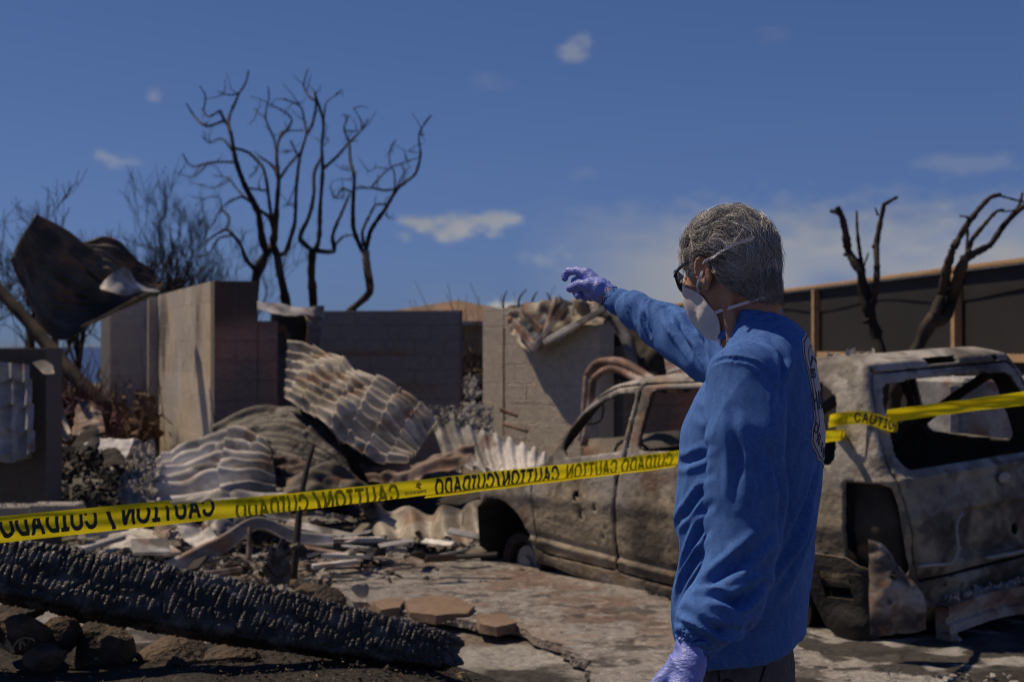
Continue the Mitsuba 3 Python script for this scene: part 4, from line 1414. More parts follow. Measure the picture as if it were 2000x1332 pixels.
for s in range(nseg):
    t = s / (nseg - 1)
    n_ = unit(x)
    tdir = unit(d - n_ * (d * n_).sum(1, keepdims=True))
    sd_ = np.cross(n_, tdir)
    hgt = .003 + lift * math.sin(math.pi * min(1, t * .85 + .08)) + .016 * t * t * stray + .003 * t * (tone > .6)
    wob = .0088 * np.sin(ph + wv * 4.6 * t) * t ** .6
    rows2.append(n_ * (AX + hgt[:, None]) + sd_ * wob[:, None] + OFF)
    x = x + tdir * (L / (nseg - 1) / .09)[:, None] + sd_ * (np.cos(ph + wv * 4.6 * t) * .048)[:, None] + pull * .16
G_ = hc + np.stack(rows2, 1) @ HM                      # (strand, point, 3)
tg = np.gradient(G_, axis=1)
tg /= np.linalg.norm(tg, axis=-1, keepdims=True) + 1e-9
bb = np.cross(tg, unit(r_.normal(size=(N_, 3)))[:, None])
bb /= np.linalg.norm(bb, axis=-1, keepdims=True) + 1e-9
wd_ = r_.uniform(.0004, .0008, N_)[:, None, None] * (1 - .6 * np.linspace(0, 1, nseg))[None, :, None]
V2 = np.stack([G_ - bb * wd_, G_ + bb * wd_], 2).reshape(-1, 3)
F1 = grid_faces(nseg, 2)
SV, SF, SC = [V2], [(F1[None] + (np.arange(N_) * nseg * 2)[:, None, None]).reshape(-1, 4)], []
g = np.clip(.25 + .36 * tone * r_.uniform(.88, 1.1, N_) + (r_.random(N_) < .03) * .08, .02, .75) * np.where((q[:, 2] < -.02) & (q[:, 0] < -.02), .6, 1)
SC.append(np.repeat(g[:, None] * np.array([1, .985, .96]), nseg * 2, axis=0))
base_n = len(V2)
# the short hair of the nape follows the neck
npts, ntri = trimesh.sample.sample_surface(cp_, 9000, seed=5)
nn_ = normals_of(cp_)
for p_, ti in zip(npts, ntri):
    w_ = HM @ (p_ - hc)
    if w_[2] > -.035 or w_[0] > .0:
        continue
    n_ = nn_[cp_.faces[ti]].mean(0)
    d = -hu * 1.0 - hf * .25 + hl * (.25 * math.sin(w_[1] * 90) + r_.normal(0, .15))
    d -= n_ * (d @ n_)
    d /= np.linalg.norm(d)
    L = r_.uniform(.010, .022) * np.clip((w_[2] + .145) / .06, .3, 1)
    t = np.linspace(0, 1, nseg)[:, None]
    sd_ = np.cross(n_, d)
    pts = p_ + d * L * t + n_ * (.0012 + .004 * t * (1 - .4 * t)) + sd_ * .0018 * np.sin(5 * t + p_[2] * 300)
    rad_ = (r_.uniform(.0004, .0007) * (1 - .5 * np.linspace(0, 1, nseg)))[:, None]
    SV.append(np.stack([pts - sd_ * rad_, pts + sd_ * rad_], 1).reshape(-1, 3))
    SF.append(F1 + base_n)
    base_n += nseg * 2
    g = np.clip(.10 + .22 * r_.random() ** 2 + (.2 if r_.random() < .08 else 0), .02, .6)
    SC.append(np.tile([g, g * .985, g * .96], (nseg * 2, 1)))
scene[hair] = mikit.ply(tm(np.vstack(SV), np.vstack(SF)), 'hair_strand', smooth=True, color=np.vstack(SC))
put(cp_, 'hair_cap', hair, 'hair_base', smooth=True)
# ------------------------------------------------------------------ the caution tape
mat('tape_film', lambda p, n, uv: mix((.72, .56, .012), (.80, .66, .03), fbm(p.x * 9, p.y * 9, p.z * 30, 3)), .3) if False else None
scene['tape_film'] = {'type': 'principledthin', 'base_color': mikit.proc(lambda p, n, uv: mix((.80, .66, .010), (.88, .76, .03), fbm(p.x * 9, p.y * 9, p.z * 30, 3))), 'roughness': .30, 'diff_trans': .75, 'spec_trans': 0.0, 'eta': 1.45}
mat('tape_ink', (.030, .030, .018), .45)


GLYPH = {}


def heavy(ch, cap):
    """A capital in a heavy weight."""
    if (ch, cap) not in GLYPH:
        m = meshkit.text_mesh(ch, cap, .002, bold=True)
        poly = shapely.union_all([Polygon(m.vertices[f][:, :2]) for f, n_ in zip(m.faces, m.face_normals) if n_[2] > .9]).buffer(.026 * cap if cap > .03 else .012 * cap).simplify(.0004)
        GLYPH[ch, cap] = trimesh.util.concatenate([trimesh.creation.extrude_polygon(q, .0004, engine='earcut') for q in getattr(poly, 'geoms', [poly])])
    return GLYPH[ch, cap]


class Band:
    """A strip of plastic along a path of survey points (u, v, depth), 'width' across."""

    def __init__(self, pts, width, lean=0.0, n=160, sag=0.0, twist=None):
        q = spline([P(*p) for p in pts], n)
        self.p = q
        s = np.r_[0, np.cumsum(np.linalg.norm(np.diff(q, axis=0), axis=1))]
        self.s, self.L = s, s[-1]
        t = np.gradient(q, axis=0)
        t /= np.linalg.norm(t, axis=1, keepdims=True)
        up = np.array([0, 0, 1.0]) - t * t[:, 2:]
        up /= np.linalg.norm(up, axis=1, keepdims=True)
        out = np.cross(up, t)
        out *= np.sign(-out[:, 1:2] + 1e-9)
        if twist is not None:
            a = np.interp(np.linspace(0, 1, n), np.linspace(0, 1, len(twist)), twist)[:, None]
            up, out = up * np.cos(a) + out * np.sin(a), out * np.cos(a) - up * np.sin(a)
        self.up, self.out, self.w = up, out, width

    def at(self, s, y, off=0.0):
        s, y = np.asarray(s, float), np.asarray(y, float)
        f = lambda A: np.stack([np.interp(s, self.s, A[:, k]) for k in range(3)], -1)
        ripple = .0022 * np.sin(y / self.w * 9 + s * 6) + .002 * np.sin(s * 23 + y * 60) + .004 * (1 - (2 * y / self.w) ** 2)
        return f(self.p) + f(self.up) * y[..., None] + f(self.out) * (ripple + off)[..., None]

    def film(self, m=9, n=220, y0=None, y1=None, off=0.0, s0=0.0, s1=None):
        s, y = np.meshgrid(np.linspace(s0, self.L if s1 is None else s1, n), np.linspace(-self.w / 2 if y0 is None else y0, self.w / 2 if y1 is None else y1, m), indexing='ij')
        X = self.at(s, y, off)
        return tm(X.reshape(-1, 3), grid_faces(n, m))

    def write(self, text, s0, length, y0, cap, key, mirrored=True, off=.0012, squeeze=None, slant=.18):
        """Letters from s0 over 'length', the base line at y0; cut off where the strip is folded. Each letter is a part."""
        g = [(ch, heavy(ch, cap)) for ch in text if ch != ' ']
        wd = np.array([np.ptp(m.vertices[:, 0]) + .12 * cap for _, m in g])
        x = np.r_[0, np.cumsum(wd)] / wd.sum() * length
        k = length / wd.sum()
        for (ch, m), a in zip(g, x):
            m = m.copy()
            m.vertices[:, 0] = (m.vertices[:, 0] - m.vertices[:, 0].min()) * k + a
            m.vertices[:, 0] += slant * m.vertices[:, 1] * k
            m.vertices[:, 1] += y0
            lim = self.w / 2 - .0012
            m = trimesh.Trimesh(m.vertices, m.faces)
            m = trimesh.intersections.slice_mesh_plane(m, [0, 1, 0], [0, -lim, 0])
            m = trimesh.intersections.slice_mesh_plane(m, [0, -1, 0], [0, lim, 0])
            if len(m.faces) == 0:
                continue
            m = m.subdivide_to_size(.012)
            xx = m.vertices[:, 0]
            s = s0 - xx if mirrored else s0 + xx
            zz = m.vertices[:, 2]
            zz = zz / max(np.ptp(zz), 1e-9)
            put(tm(self.at(s, m.vertices[:, 1], off + .0004 * zz), m.faces), 'tape_ink', key, 'letter')


tape = thing('caution_tape', 'yellow caution tape stretched across the lot in front of the debris, lettering seen reversed', 'tape')
main = Band([(-220, 1062, 3.75), (0, 1039, 4.0), (320, 1006, 4.4), (700, 966, 4.95), (1000, 931, 5.45), (1320, 893, 6.15), (1480, 869, 6.55), (1590, 855, 7.05), (1672, 846, 8.3)], .060, n=300, twist=[-.25, -.1, .25, .2, .1, .15])
put(main.film(11, 420), 'tape_film', tape, 'strip', smooth=True)


def s_of(u):
    d_ = [abs(1000 + FOCAL * q[0] / q[1] - u) for q in main.p]
    return main.s[int(np.argmin(d_))]


put(main.film(4, 200, .0285, .0445, .006, s_of(-150), s_of(330)), 'tape_film', tape, 'folded_edge', smooth=True)
put(main.film(4, 240, -.0420, -.0275, .005, s_of(830), s_of(1320)), 'tape_film', tape, 'folded_edge', smooth=True)
for u1, u0, t_, y, off in ((415, 232, 'CAUTION', -.015, .0012), (222, 205, '/', -.015, .0012), (188, 0, 'CUIDADO', -.015, .0012), (-20, -200, 'CAUTION', -.015, .0012),
                           (780, 635, 'CAUTION', -.038, -.0016), (628, 612, '/', -.038, -.0016), (604, 455, 'CUIDADO', -.038, -.0016),
                           (1091, 984, 'CAUTION', -.036, .0012), (978, 966, '/', -.036, .0012), (962, 845, 'CUIDADO', -.036, .0012),
                           (1316, 1215, 'CUIDADO', -.036, -.0016), (1208, 1108, 'CAUTION', -.036, -.0016)):
    main.write(t_, s_of(u1), s_of(u1) - s_of(u0), y, .060, tape, off=off, slant=-.0 if y > -.02 else .22)
main.write('PRESCO', s_of(832), s_of(832) - s_of(790), -.020, .011, tape, slant=0)
flag = []
for x0, y0, w_, h_ in ((0, .004, .024, .006), (.004, -.004, .020, .006), (.008, .012, .012, .003), (-.003, -.010, .014, .004)):
    gq = np.array([(x0, y0), (x0 + w_, y0 + .002), (x0 + w_ - .004, y0 + h_ + .002), (x0 - .004, y0 + h_)])
    flag.append(gq)
for gq in flag:
    put(tm(main.at(s_of(818) - gq[:, 0] + .012, gq[:, 1] + .006, .0016), [[0, 1, 2, 3]]), 'tape_ink', tape, 'emblem')
for x in (830, 836):
    pass

wrap = thing('caution_tape', 'yellow caution tape wrapped round the rear pillar of the burned car', 'tape')
CR_ = trimesh.ray.ray_triangle.RayMeshIntersector(trimesh.Trimesh(CAR_BODY.vertices, CAR_BODY.faces, process=False))


def car_depth(u, v):
    o = np.array([0, 0, EYE])
    loc, _i, _t = CR_.intersects_location([o], [P(u, v, 1.0) - o], multiple_hits=False)
    return loc[0][1] if len(loc) else None


wp = []
for u, v in ((1652, 816.5), (1664, 814.5), (1678, 814), (1692, 816), (1706, 819.5), (1720, 823.5), (1730, 826.5)):
    d_ = car_depth(u, v)
    if d_ is not None and d_ < 7.6:
        wp.append((u, v, d_ - .020))
wp = [(1618, 823, wp[0][2] + .16), (1634, 819.5, wp[0][2] + .03)] + wp + [(1741, 830, wp[-1][2] + .02), (1752, 832, wp[-1][2] + .12)]
wb = Band(wp, .069, n=160)
put(wb.film(9, 160), 'tape_film', wrap, 'strip', smooth=True)


def along(b, u):
    return b.s[int(np.argmin([abs(1000 + FOCAL * q[0] / q[1] - u) for q in b.p]))]


wb.write('CAUTION', along(wb, 1668), along(wb, 1749) - along(wb, 1668), -.024, .048, wrap, mirrored=False, slant=.0)
wb.write('DO', along(wb, 1630), along(wb, 1656) - along(wb, 1630), -.024, .046, wrap, mirrored=False, off=-.0016, slant=.0)
rb_ = Band([(1736, 812, 7.08), (1850, 797, 6.75), (1960, 783, 6.40), (2120, 764, 5.95)], .064, n=120, twist=[.3, .5, .2])
put(rb_.film(9, 160), 'tape_film', wrap, 'strip', smooth=True)
put(rb_.film(4, 160, .006, .020, .007), 'tape_film', wrap, 'folded_edge', smooth=True)

# ------------------------------------------------------------------ the charred beam in front
mat('charcoal', lambda p, n, uv: mix((.014, .014, .015), (.085, .084, .090), smoothstep(.45, .78, fbm(p.x * 18, p.y * 18, p.z * 18, 3))), .46, specular=.45,
    bump=lambda p, n, uv: fbm(p.x * 160, p.y * 160, p.z * 160, 3), scale=.006, eps=1e-3)


def cracks(s, w, ps, pw, seed):
    """Distance to the cracks between elongated charcoal cells (second minus first neighbour), and a tone per cell."""
    r = rng(seed)
    ns, nw = int(s.max() / ps) + 4, int(w.max() / pw) + 4
    J = np.stack([r.uniform(.34, .66, (ns + 2, nw + 2)), r.uniform(.15, .85, (ns + 2, nw + 2))], -1)
    Hh = r.uniform(0, 1, (ns + 2, nw + 2))
    J[:, :, 0] += 0
    f1, f2, hh = np.full(s.shape, 9.0), np.full(s.shape, 9.0), np.zeros(s.shape)
    a, b = s / ps, w / pw
    ia, ib = np.floor(a).astype(int), np.floor(b).astype(int)
    for i in (-1, 0, 1):
        for k in (-1, 0, 1):
            ci, ck = np.clip(ia + i + 1, 0, ns + 1), np.clip(ib + k + 1, 0, nw + 1)
            d = np.hypot(a - (ia + i + J[ci, ck, 0]), b - (ib + k + J[ci, ck, 1]))
            f2 = np.where(d < f1, f1, np.minimum(f2, d))
            hh = np.where(d < f1, Hh[ci, ck], hh)
            f1 = np.minimum(f1, d)
    return f2 - f1, hh


def charred(p0, p1, height, depth, taper=(1, 1), n=620, m=132, seed=1, ps=.0225, pw=.092, amp=.0078, roll=0.0):
    p0, p1 = np.asarray(p0, float), np.asarray(p1, float)
    L = np.linalg.norm(p1 - p0)
    x = (p1 - p0) / L
    y = np.cross([0, 0, 1], x)
    y /= np.linalg.norm(y)
    z = np.cross(x, y)
    per = 2 * (height + depth)
    s, q = np.meshgrid(np.linspace(0, L, n), np.linspace(0, 1, m, endpoint=False), indexing='ij')
    a = q * 2 * np.pi
    # a rounded box section
    ca, sa = np.cos(a), np.sin(a)
    e = .28
    cy_, cz_ = np.sign(ca) * np.abs(ca) ** e * depth / 2, np.sign(sa) * np.abs(sa) ** e * height / 2
    # even spacing along the perimeter
    pts = np.stack([cy_[0], cz_[0]], -1)
    sl = np.r_[0, np.cumsum(np.linalg.norm(np.diff(np.vstack([pts, pts[:1]]), axis=0), axis=1))]
    tt = np.linspace(0, sl[-1], m, endpoint=False)
    ext = np.vstack([pts, pts[:1]])
    yy, zz = np.interp(tt, sl, ext[:, 0]), np.interp(tt, sl, ext[:, 1])
    W = np.tile(tt, (n, 1))
    warp = .022 * (meshkit.fbm(np.stack([s * 3, W * 6, 0 * s], -1), 3, seed) - .5)
    f, h = cracks(s + W * .18 + warp * 1.6, W + warp * 2, ps, pw, seed)
    f2_, h2 = cracks(s + 1 + W * .1, W, ps * 4.2, pw * 2.4, seed + 1)
    hgt = amp * np.clip(f / .42, 0, 1) ** .6 * (.55 + .6 * h) - amp * .9 * np.clip(1 - f2_ / .10, 0, 1)
    hgt += .016 * (meshkit.fbm(np.stack([s * 2.2, W * 4, 0 * s + 3], -1), 3, seed + 3) - .5)
    tp = np.interp(s / L, np.linspace(0, 1, len(taper)), taper)
    endf = np.clip(np.minimum(s, L - s) / .05, 0, 1) ** .5
    k = tp * (.35 + .65 * endf)
    nrm = np.stack([np.gradient(np.r_[zz[-1:], zz, zz[:1]])[1:-1], -np.gradient(np.r_[yy[-1:], yy, yy[:1]])[1:-1]], -1)
    nrm /= np.linalg.norm(nrm, axis=1, keepdims=True) + 1e-9
    if (nrm * np.stack([yy, zz], -1)).sum() < 0:
        nrm = -nrm
    Y, Z = yy[None] * k + nrm[None, :, 0] * hgt, zz[None] * k + nrm[None, :, 1] * hgt
    jag = .13 * (meshkit.fbm(np.stack([Y * 22, Z * 22, 0 * Y], -1), 3, seed + 9) - .5)
    ss = s + np.where(s > L - .05, jag, 0)
    cr_, sr_ = math.cos(roll), math.sin(roll)
    Y, Z = Y * cr_ - Z * sr_, Y * sr_ + Z * cr_
    V = p0 + ss[..., None] * x + Y[..., None] * y + Z[..., None] * z
    f = grid_faces(n, m, wrap=True)
    v = V.reshape(-1, 3)
    c0, c1 = v[:m].mean(0), v[-m:].mean(0)
    jx = np.arange(m)
    fan = np.vstack([np.stack([(jx + 1) % m, jx, np.full(m, len(v))], -1), np.stack([(n - 1) * m + jx, (n - 1) * m + (jx + 1) % m, np.full(m, len(v) + 1)], -1)])
    t = tm(np.vstack([v, c0, c1]), np.vstack([f[:, [0, 1, 2]], f[:, [0, 2, 3]], fan]))
    if t.volume < 0:
        t = tm(t.vertices, t.faces[:, ::-1])
    return t


beam = charred(P(-420, 1032, 5.0), P(893, 1276, 5.62), .245, .15, (.80, .83, .87, .91, .93, .91, .87, .80, .68, .52), seed=4, roll=-.52)
single('charred_beam', beam, 'charcoal', 'long black charred timber lying across the stones at the lower left', 'timber', smooth=50)
knot = trimesh.creation.icosphere(2, .014)
single('bolt', pose(knot, P(578, 1253, 5.40)), 'rusty_metal', 'small rusty bolt head in the side of the charred timber', 'bolt', smooth=True)

# ------------------------------------------------------------------ stones and litter in front
def stone_colour(p, n, uv):
    a = fbm(p.x * 5, p.y * 5, p.z * 5, 4)
    c = three((.022, .019, .017), (.055, .043, .034), (.12, .088, .064), smoothstep(.3, .75, a))
    return c * (.6 + .7 * fbm(p.x * 50, p.y * 50, p.z * 50, 3))


mat('field_stone', stone_colour, .9, bump=lambda p, n, uv: fbm(p.x * 60, p.y * 60, p.z * 60, 4), scale=.02)


def boulder(size, seed, sub=4):
    m = trimesh.creation.icosphere(sub, 1.0)
    v = m.vertices
    d = 1 + .55 * (meshkit.fbm(v * 1.1 + seed * 3.7, 3, seed) - .5) + .12 * (meshkit.fbm(v * 5 + seed, 3, seed) - .5)
    r = rng(seed)
    for _ in range(11):
        a = r.normal(size=3)
        a /= np.linalg.norm(a)
        h = r.uniform(.55, .80)
        e = v @ a * d
        d = np.where(e > h, d - (e - h) * .8 / np.maximum(v @ a, .2), d)
    return tm(v * d[:, None] * np.asarray(size) / 2, m.faces)


r_ = rng(20)
for k, (u, v, d, sx, sz, lab) in enumerate(((40, 1235, 5.25, .22, .17, 'brown rounded stone under the left end of the charred timber'), (118, 1240, 5.30, .17, .18, 'dark brown stone with a flat face, second from the left under the timber'),
                                            (-40, 1240, 5.2, .22, .2, 'stone cut by the left edge of the view under the timber'), (150, 1195, 5.45, .14, .10, 'small flat stone wedged against the timber at the left'),
                                            (210, 1262, 5.38, .26, .22, 'black stone in the deep shade under the timber'), (330, 1278, 5.45, .30, .18, 'long black stone in shade below the middle of the timber'),
                                            (30, 1195, 5.4, .24, .10, 'tan flat stone just below the left end of the timber'), (450, 1290, 5.5, .24, .13, 'low dark stone near the right half of the timber'),
                                            (560, 1318, 5.45, .17, .09, 'grey stone on the litter in front of the timber'), (85, 1280, 5.15, .16, .10, 'small brown stone in front of the stones at the left edge'))):
    c = P(u, v, d)
    single('stone', pose(boulder((sx, sx * 1.1, sz), 30 + k), c, (0, 0, r_.uniform(0, 3))), 'field_stone', lab, 'stone', smooth=40, group=None)


def scatter(n, r, area, size, height=None, lift=0.0, flat=.4, chipped=True):
    """Many small chips lying on the ground as one mesh."""
    base = [chunk(r, (1, .8, .5), 9) for _ in range(10)]
    V, F, c = [], [], 0
    for _ in range(n):
        b = base[r.integers(10)]
        s = size(r)
        x, y = area(r)
        M = trimesh.transformations.euler_matrix(*(r.normal(0, .35, 2)), r.uniform(0, 6.3))[:3, :3]
        v = b.vertices * np.asarray(s) @ M.T
        z = float(ground_height(x, y)) + (height(x, y, r) if height else 0) + lift
        V.append(v + [x, y, z + .15 * s[2]])
        F.append(b.faces + c)
        c += len(v)
    return tm(np.vstack(V), np.vstack(F))


mat('char_chips', lambda p, n, uv: mix((.012, .012, .012), (.07, .06, .05), smoothstep(.45, .75, fbm(p.x * 24, p.y * 24, p.z * 24, 2))), .85)
mat('straw_chips', lambda p, n, uv: mix((.20, .13, .06), (.42, .33, .20), fbm(p.x * 60, p.y * 60, p.z * 60, 2)), .85)
mat('ash_chips', lambda p, n, uv: mix((.11, .105, .10), (.40, .385, .37), fbm(p.x * 13, p.y * 13, p.z * 13, 3)), .9)
mat('brick_chips', lambda p, n, uv: mix((.13, .075, .05), (.27, .17, .11), fbm(p.x * 17, p.y * 17, p.z * 17, 3)), .9)
front_area = lambda r: (r.uniform(-2.2, .6), r.uniform(4.7, 5.75))
single('charred_litter', scatter(2600, rng(31), front_area, lambda r: r.uniform(.006, .030) * np.array([r.uniform(.7, 2.2), 1, .6])), 'char_chips', 'black charred litter on the ground in front of the timber', 'litter', kind='stuff')
single('straw_litter', scatter(420, rng(32), front_area, lambda r: r.uniform(.004, .012) * np.array([r.uniform(1, 3.5), .8, .6]), lift=.012), 'straw_chips', 'pale straw and bark bits among the charred litter', 'litter', kind='stuff')


def blade(r, root, L, bend):
    a = r.uniform(0, 6.3)
    d = np.array([math.cos(a), math.sin(a), 0])
    return tube(spline([root, root + d * L * .4 + [0, 0, L * .5], root + d * L * bend + [0, 0, L * .62 * r.uniform(.3, 1)]], 7), np.linspace(.0035, .0012, 7), 4, flat=(.4, 1.6))


r_ = rng(33)
for u, v, d, lab in ((385, 1306, 5.35, 'dry curled leaf bits standing in front of the timber, left of centre'), (740, 1318, 5.62, 'dry curled leaf bits at the foot of the timber right of centre'), (860, 1322, 5.7, 'yellowish dry leaf bits near the right end of the timber'), (15, 1262, 5.1, 'dry leaf bits between the stones at the left edge')):
    c = P(u, v, d)
    single('dry_leaves', cat_([blade(r_, c + [r_.normal(0, .05), r_.normal(0, .04), -.01], r_.uniform(.03, .075), r_.uniform(.5, 1.1)) for _ in range(16)]), 'straw_chips', lab, 'leaves', smooth=True)

# broken slab pieces and rubble on the driveway and lot
def slab_piece(poly, top, thick, r):
    m = extruded(Polygon(poly).buffer(0), -thick, 0).subdivide_to_size(.05)
    v = m.vertices
    v[:, :2] += .012 * (meshkit.fbm(np.stack([v[:, 0] * 9, v[:, 1] * 9, v[:, 2] * 20], -1), 3, 3)[:, None] - .5)
    v[:, 2] += top + .012 * (meshkit.fbm(np.stack([v[:, 0] * 12, v[:, 1] * 12, v[:, 2] * 0], -1), 3, 5) - .5)
    return m


mat('tan_slab', lambda p, n, uv: mix((.135, .092, .064), (.22, .160, .115), fbm(p.x * 4, p.y * 4, p.z * 4, 3)) * (.7 + .5 * fbm(p.x * 50, p.y * 50, p.z * 50, 2)), .9)


def flat_pts(px, lift=0.0):
    return [tuple(ground_pt(u, v)[:2]) for u, v in px]


for px, lab in (([(790, 1206), (835, 1196), (885, 1198), (926, 1214), (915, 1228), (850, 1232), (800, 1226)], 'large tan broken slab piece beside the right end of the timber'),
                ([(728, 1208), (760, 1200), (790, 1203), (780, 1218), (745, 1222)], 'smaller tan broken slab piece left of the large one'),
                ([(930, 1235), (985, 1232), (1010, 1248), (970, 1258), (935, 1250)], 'brown crumbled slab edge right of the large tan slab piece')):
    q_ = flat_pts(px)
    single('broken_slab', slab_piece(q_, float(ground_height(*q_[0])) + .10, .05, rng(3)), 'tan_slab', lab, 'slab piece', smooth=25)


def lot_area(r):
    while True:
        u, v = r.uniform(150, 1330), 1085 + 150 * r.random() ** 1.3
        p = ground_pt(u, v)
        if p[0] < 1.3 and not (p[1] < 6.2 and p[0] < .4):
            return p[0], p[1]


def heap(x, y, r):
    return .02


single('ash_rubble', scatter(5200, rng(41), lot_area, lambda r: r.uniform(.005, .022) * np.array([r.uniform(.8, 1.8), 1, .7]) * (1 if r.random() < .9 else 2), lift=.05), 'ash_chips', 'grey ash and small rubble over the driveway', 'rubble', kind='stuff')
single('brick_rubble', scatter(900, rng(42), lot_area, lambda r: r.uniform(.006, .028) * np.array([r.uniform(.8, 1.8), 1, .7]), lift=.05), 'brick_chips', 'rust brown crumbs and tile bits over the driveway', 'rubble', kind='stuff')


line_ = [ground_pt(*q)[:2] for q in ((755, 1118), (860, 1140), (960, 1168), (1060, 1195), (1160, 1222), (1300, 1250), (1420, 1275))]


def seam_area(r):
    k = r.integers(0, len(line_) - 1)
    t = r.random()
    q = line_[k] * (1 - t) + line_[k + 1] * t + r.normal(0, .018, 2)
    return q[0], q[1]


mat('white_ash', lambda p, n, uv: mix((.42, .42, .42), (.66, .65, .64), fbm(p.x * 30, p.y * 30, p.z * 30, 2)), .9)
single('ash_line', scatter(1500, rng(47), seam_area, lambda r: r.uniform(.006, .020) * np.array([r.uniform(.8, 1.8), 1, .5]), lift=.055), 'white_ash', 'line of white ash along a seam of the driveway', 'ash', kind='stuff')
single('char_crumbs', scatter(1500, rng(48), lot_area, lambda r: r.uniform(.006, .026) * np.array([r.uniform(.8, 2.2), 1, .6]), lift=.05), 'char_chips', 'black charred crumbs over the driveway', 'rubble', kind='stuff')


def back_area(r):
    return r.uniform(-4.6, 1.0), r.uniform(9.2, 13.8)


def hill_height(x, y, r):
    return .35 * max(0, float(meshkit.fbm(np.array([x * .8, y * .8, 0]), 3, 12)) - .35) * r.random()


single('debris_rubble', scatter(2600, rng(43), back_area, lambda r: r.uniform(.015, .09) * np.array([r.uniform(.8, 2.2), 1, .6]), height=hill_height, lift=.03), 'ash_chips', 'pale ash and broken bits heaped among the ruins', 'rubble', kind='stuff')
single('soot_rubble', scatter(1500, rng(44), back_area, lambda r: r.uniform(.02, .12) * np.array([r.uniform(.8, 2.6), .8, .5]), height=hill_height, lift=.03), 'char_chips', 'black charred bits heaped among the ruins', 'rubble', kind='stuff')
ear_area = lambda r: (r.uniform(.55, 2.6), r.uniform(5.2, 6.6))
single('shade_rubble', scatter(700, rng(45), ear_area, lambda r: r.uniform(.01, .05) * np.array([r.uniform(.8, 2), 1, .4]), lift=.02), 'ash_chips', 'ash flakes on the ground behind the burned car', 'rubble', kind='stuff')
r_ = rng(46)
proto = [mikit.ply(chunk(rng(100 + k), (1, .8, .6), 12), 'ash_chips') for k in range(8)]
for k in range(90):
    u, v = r_.uniform(200, 1250), r_.uniform(1040, 1200)
    p = ground_pt(u, v)
    if p[1] < 6.3:
        continue
    s = r_.uniform(.05, .15)
    hue = ('pale grey', 'rust brown', 'dark brown', 'pale grey')[k % 4]
    key = thing('rubble_piece', f'loose {hue} lump of rubble on the ash before the ruins', 'rubble piece', group=f'{hue} rubble pieces on the ash')
    e = dict(proto[k % 8])
    e['bsdf'] = {'type': 'ref', 'id': ['ash_chips', 'brick_chips', 'field_stone', 'ash_chips'][k % 4]}
    e['to_world'] = T().translate([p[0], p[1], p[2] + .03 + s * .1]).rotate([0, 0, 1], r_.uniform(0, 360)).rotate([1, 0, 0], r_.uniform(-20, 20)).scale([s, s, s])
    scene[key] = e
# ------------------------------------------------------------------ fallen roof sheets and other debris
def metal(key, a, b, c, rough=.6, f=5.0):
    def col(p, n, uv):
        t = fbm(p.x * f * .5, p.y * f * .5, p.z * f * .5 + 3, 4)
        k = three(a, b, c, smoothstep(.28, .72, t))
        k = mix(k, (.20, .10, .05), smoothstep(.60, .72, fbm(p.x * f + 21, p.y * f, p.z * f, 3)) * .7)
        k = mix(k, (.03, .028, .026), smoothstep(.62, .74, fbm(p.x * f * .8 + 51, p.y * f * .8, p.z * f * .8, 3)) * .8)
        return k * (.65 + .6 * fbm(p.x * 30, p.y * 30, p.z * 30, 2))
    mat(key, col, rough)


metal('ash_metal', (.17, .165, .155), (.40, .385, .37), (.66, .645, .62), .7)
metal('tan_metal', (.14, .118, .09), (.33, .295, .235), (.52, .485, .42), .6)
metal('grey_metal', (.07, .07, .072), (.19, .19, .195), (.36, .36, .37), .5)
metal('dark_metal', (.016, .015, .014), (.045, .038, .030), (.10, .085, .066), .65)
metal('brown_metal', (.06, .04, .032), (.16, .105, .08), (.30, .23, .19), .7)
mat('soot_sheet', lambda p, n, uv: three((.010, .010, .011), (.024, .022, .023), (.060, .052, .048), smoothstep(.3, .75, fbm(p.x * 7, p.y * 7, p.z * 7, 5))), .6, bump=lambda p, n, uv: fbm(p.x * 16, p.y * 16, p.z * 16, 4), scale=.014, eps=4e-3)
metal('slate_metal', (.17, .17, .175), (.31, .31, .32), (.46, .46, .475), .55)
metal('scorched_tan', (.05, .04, .034), (.19, .15, .115), (.36, .32, .27), .7, 15.0)
mat('rust_streak', lambda p, n, uv: mix((.24, .14, .075), (.38, .25, .15), fbm(p.x * 9, p.y * 9, p.z * 5, 3)), .9)


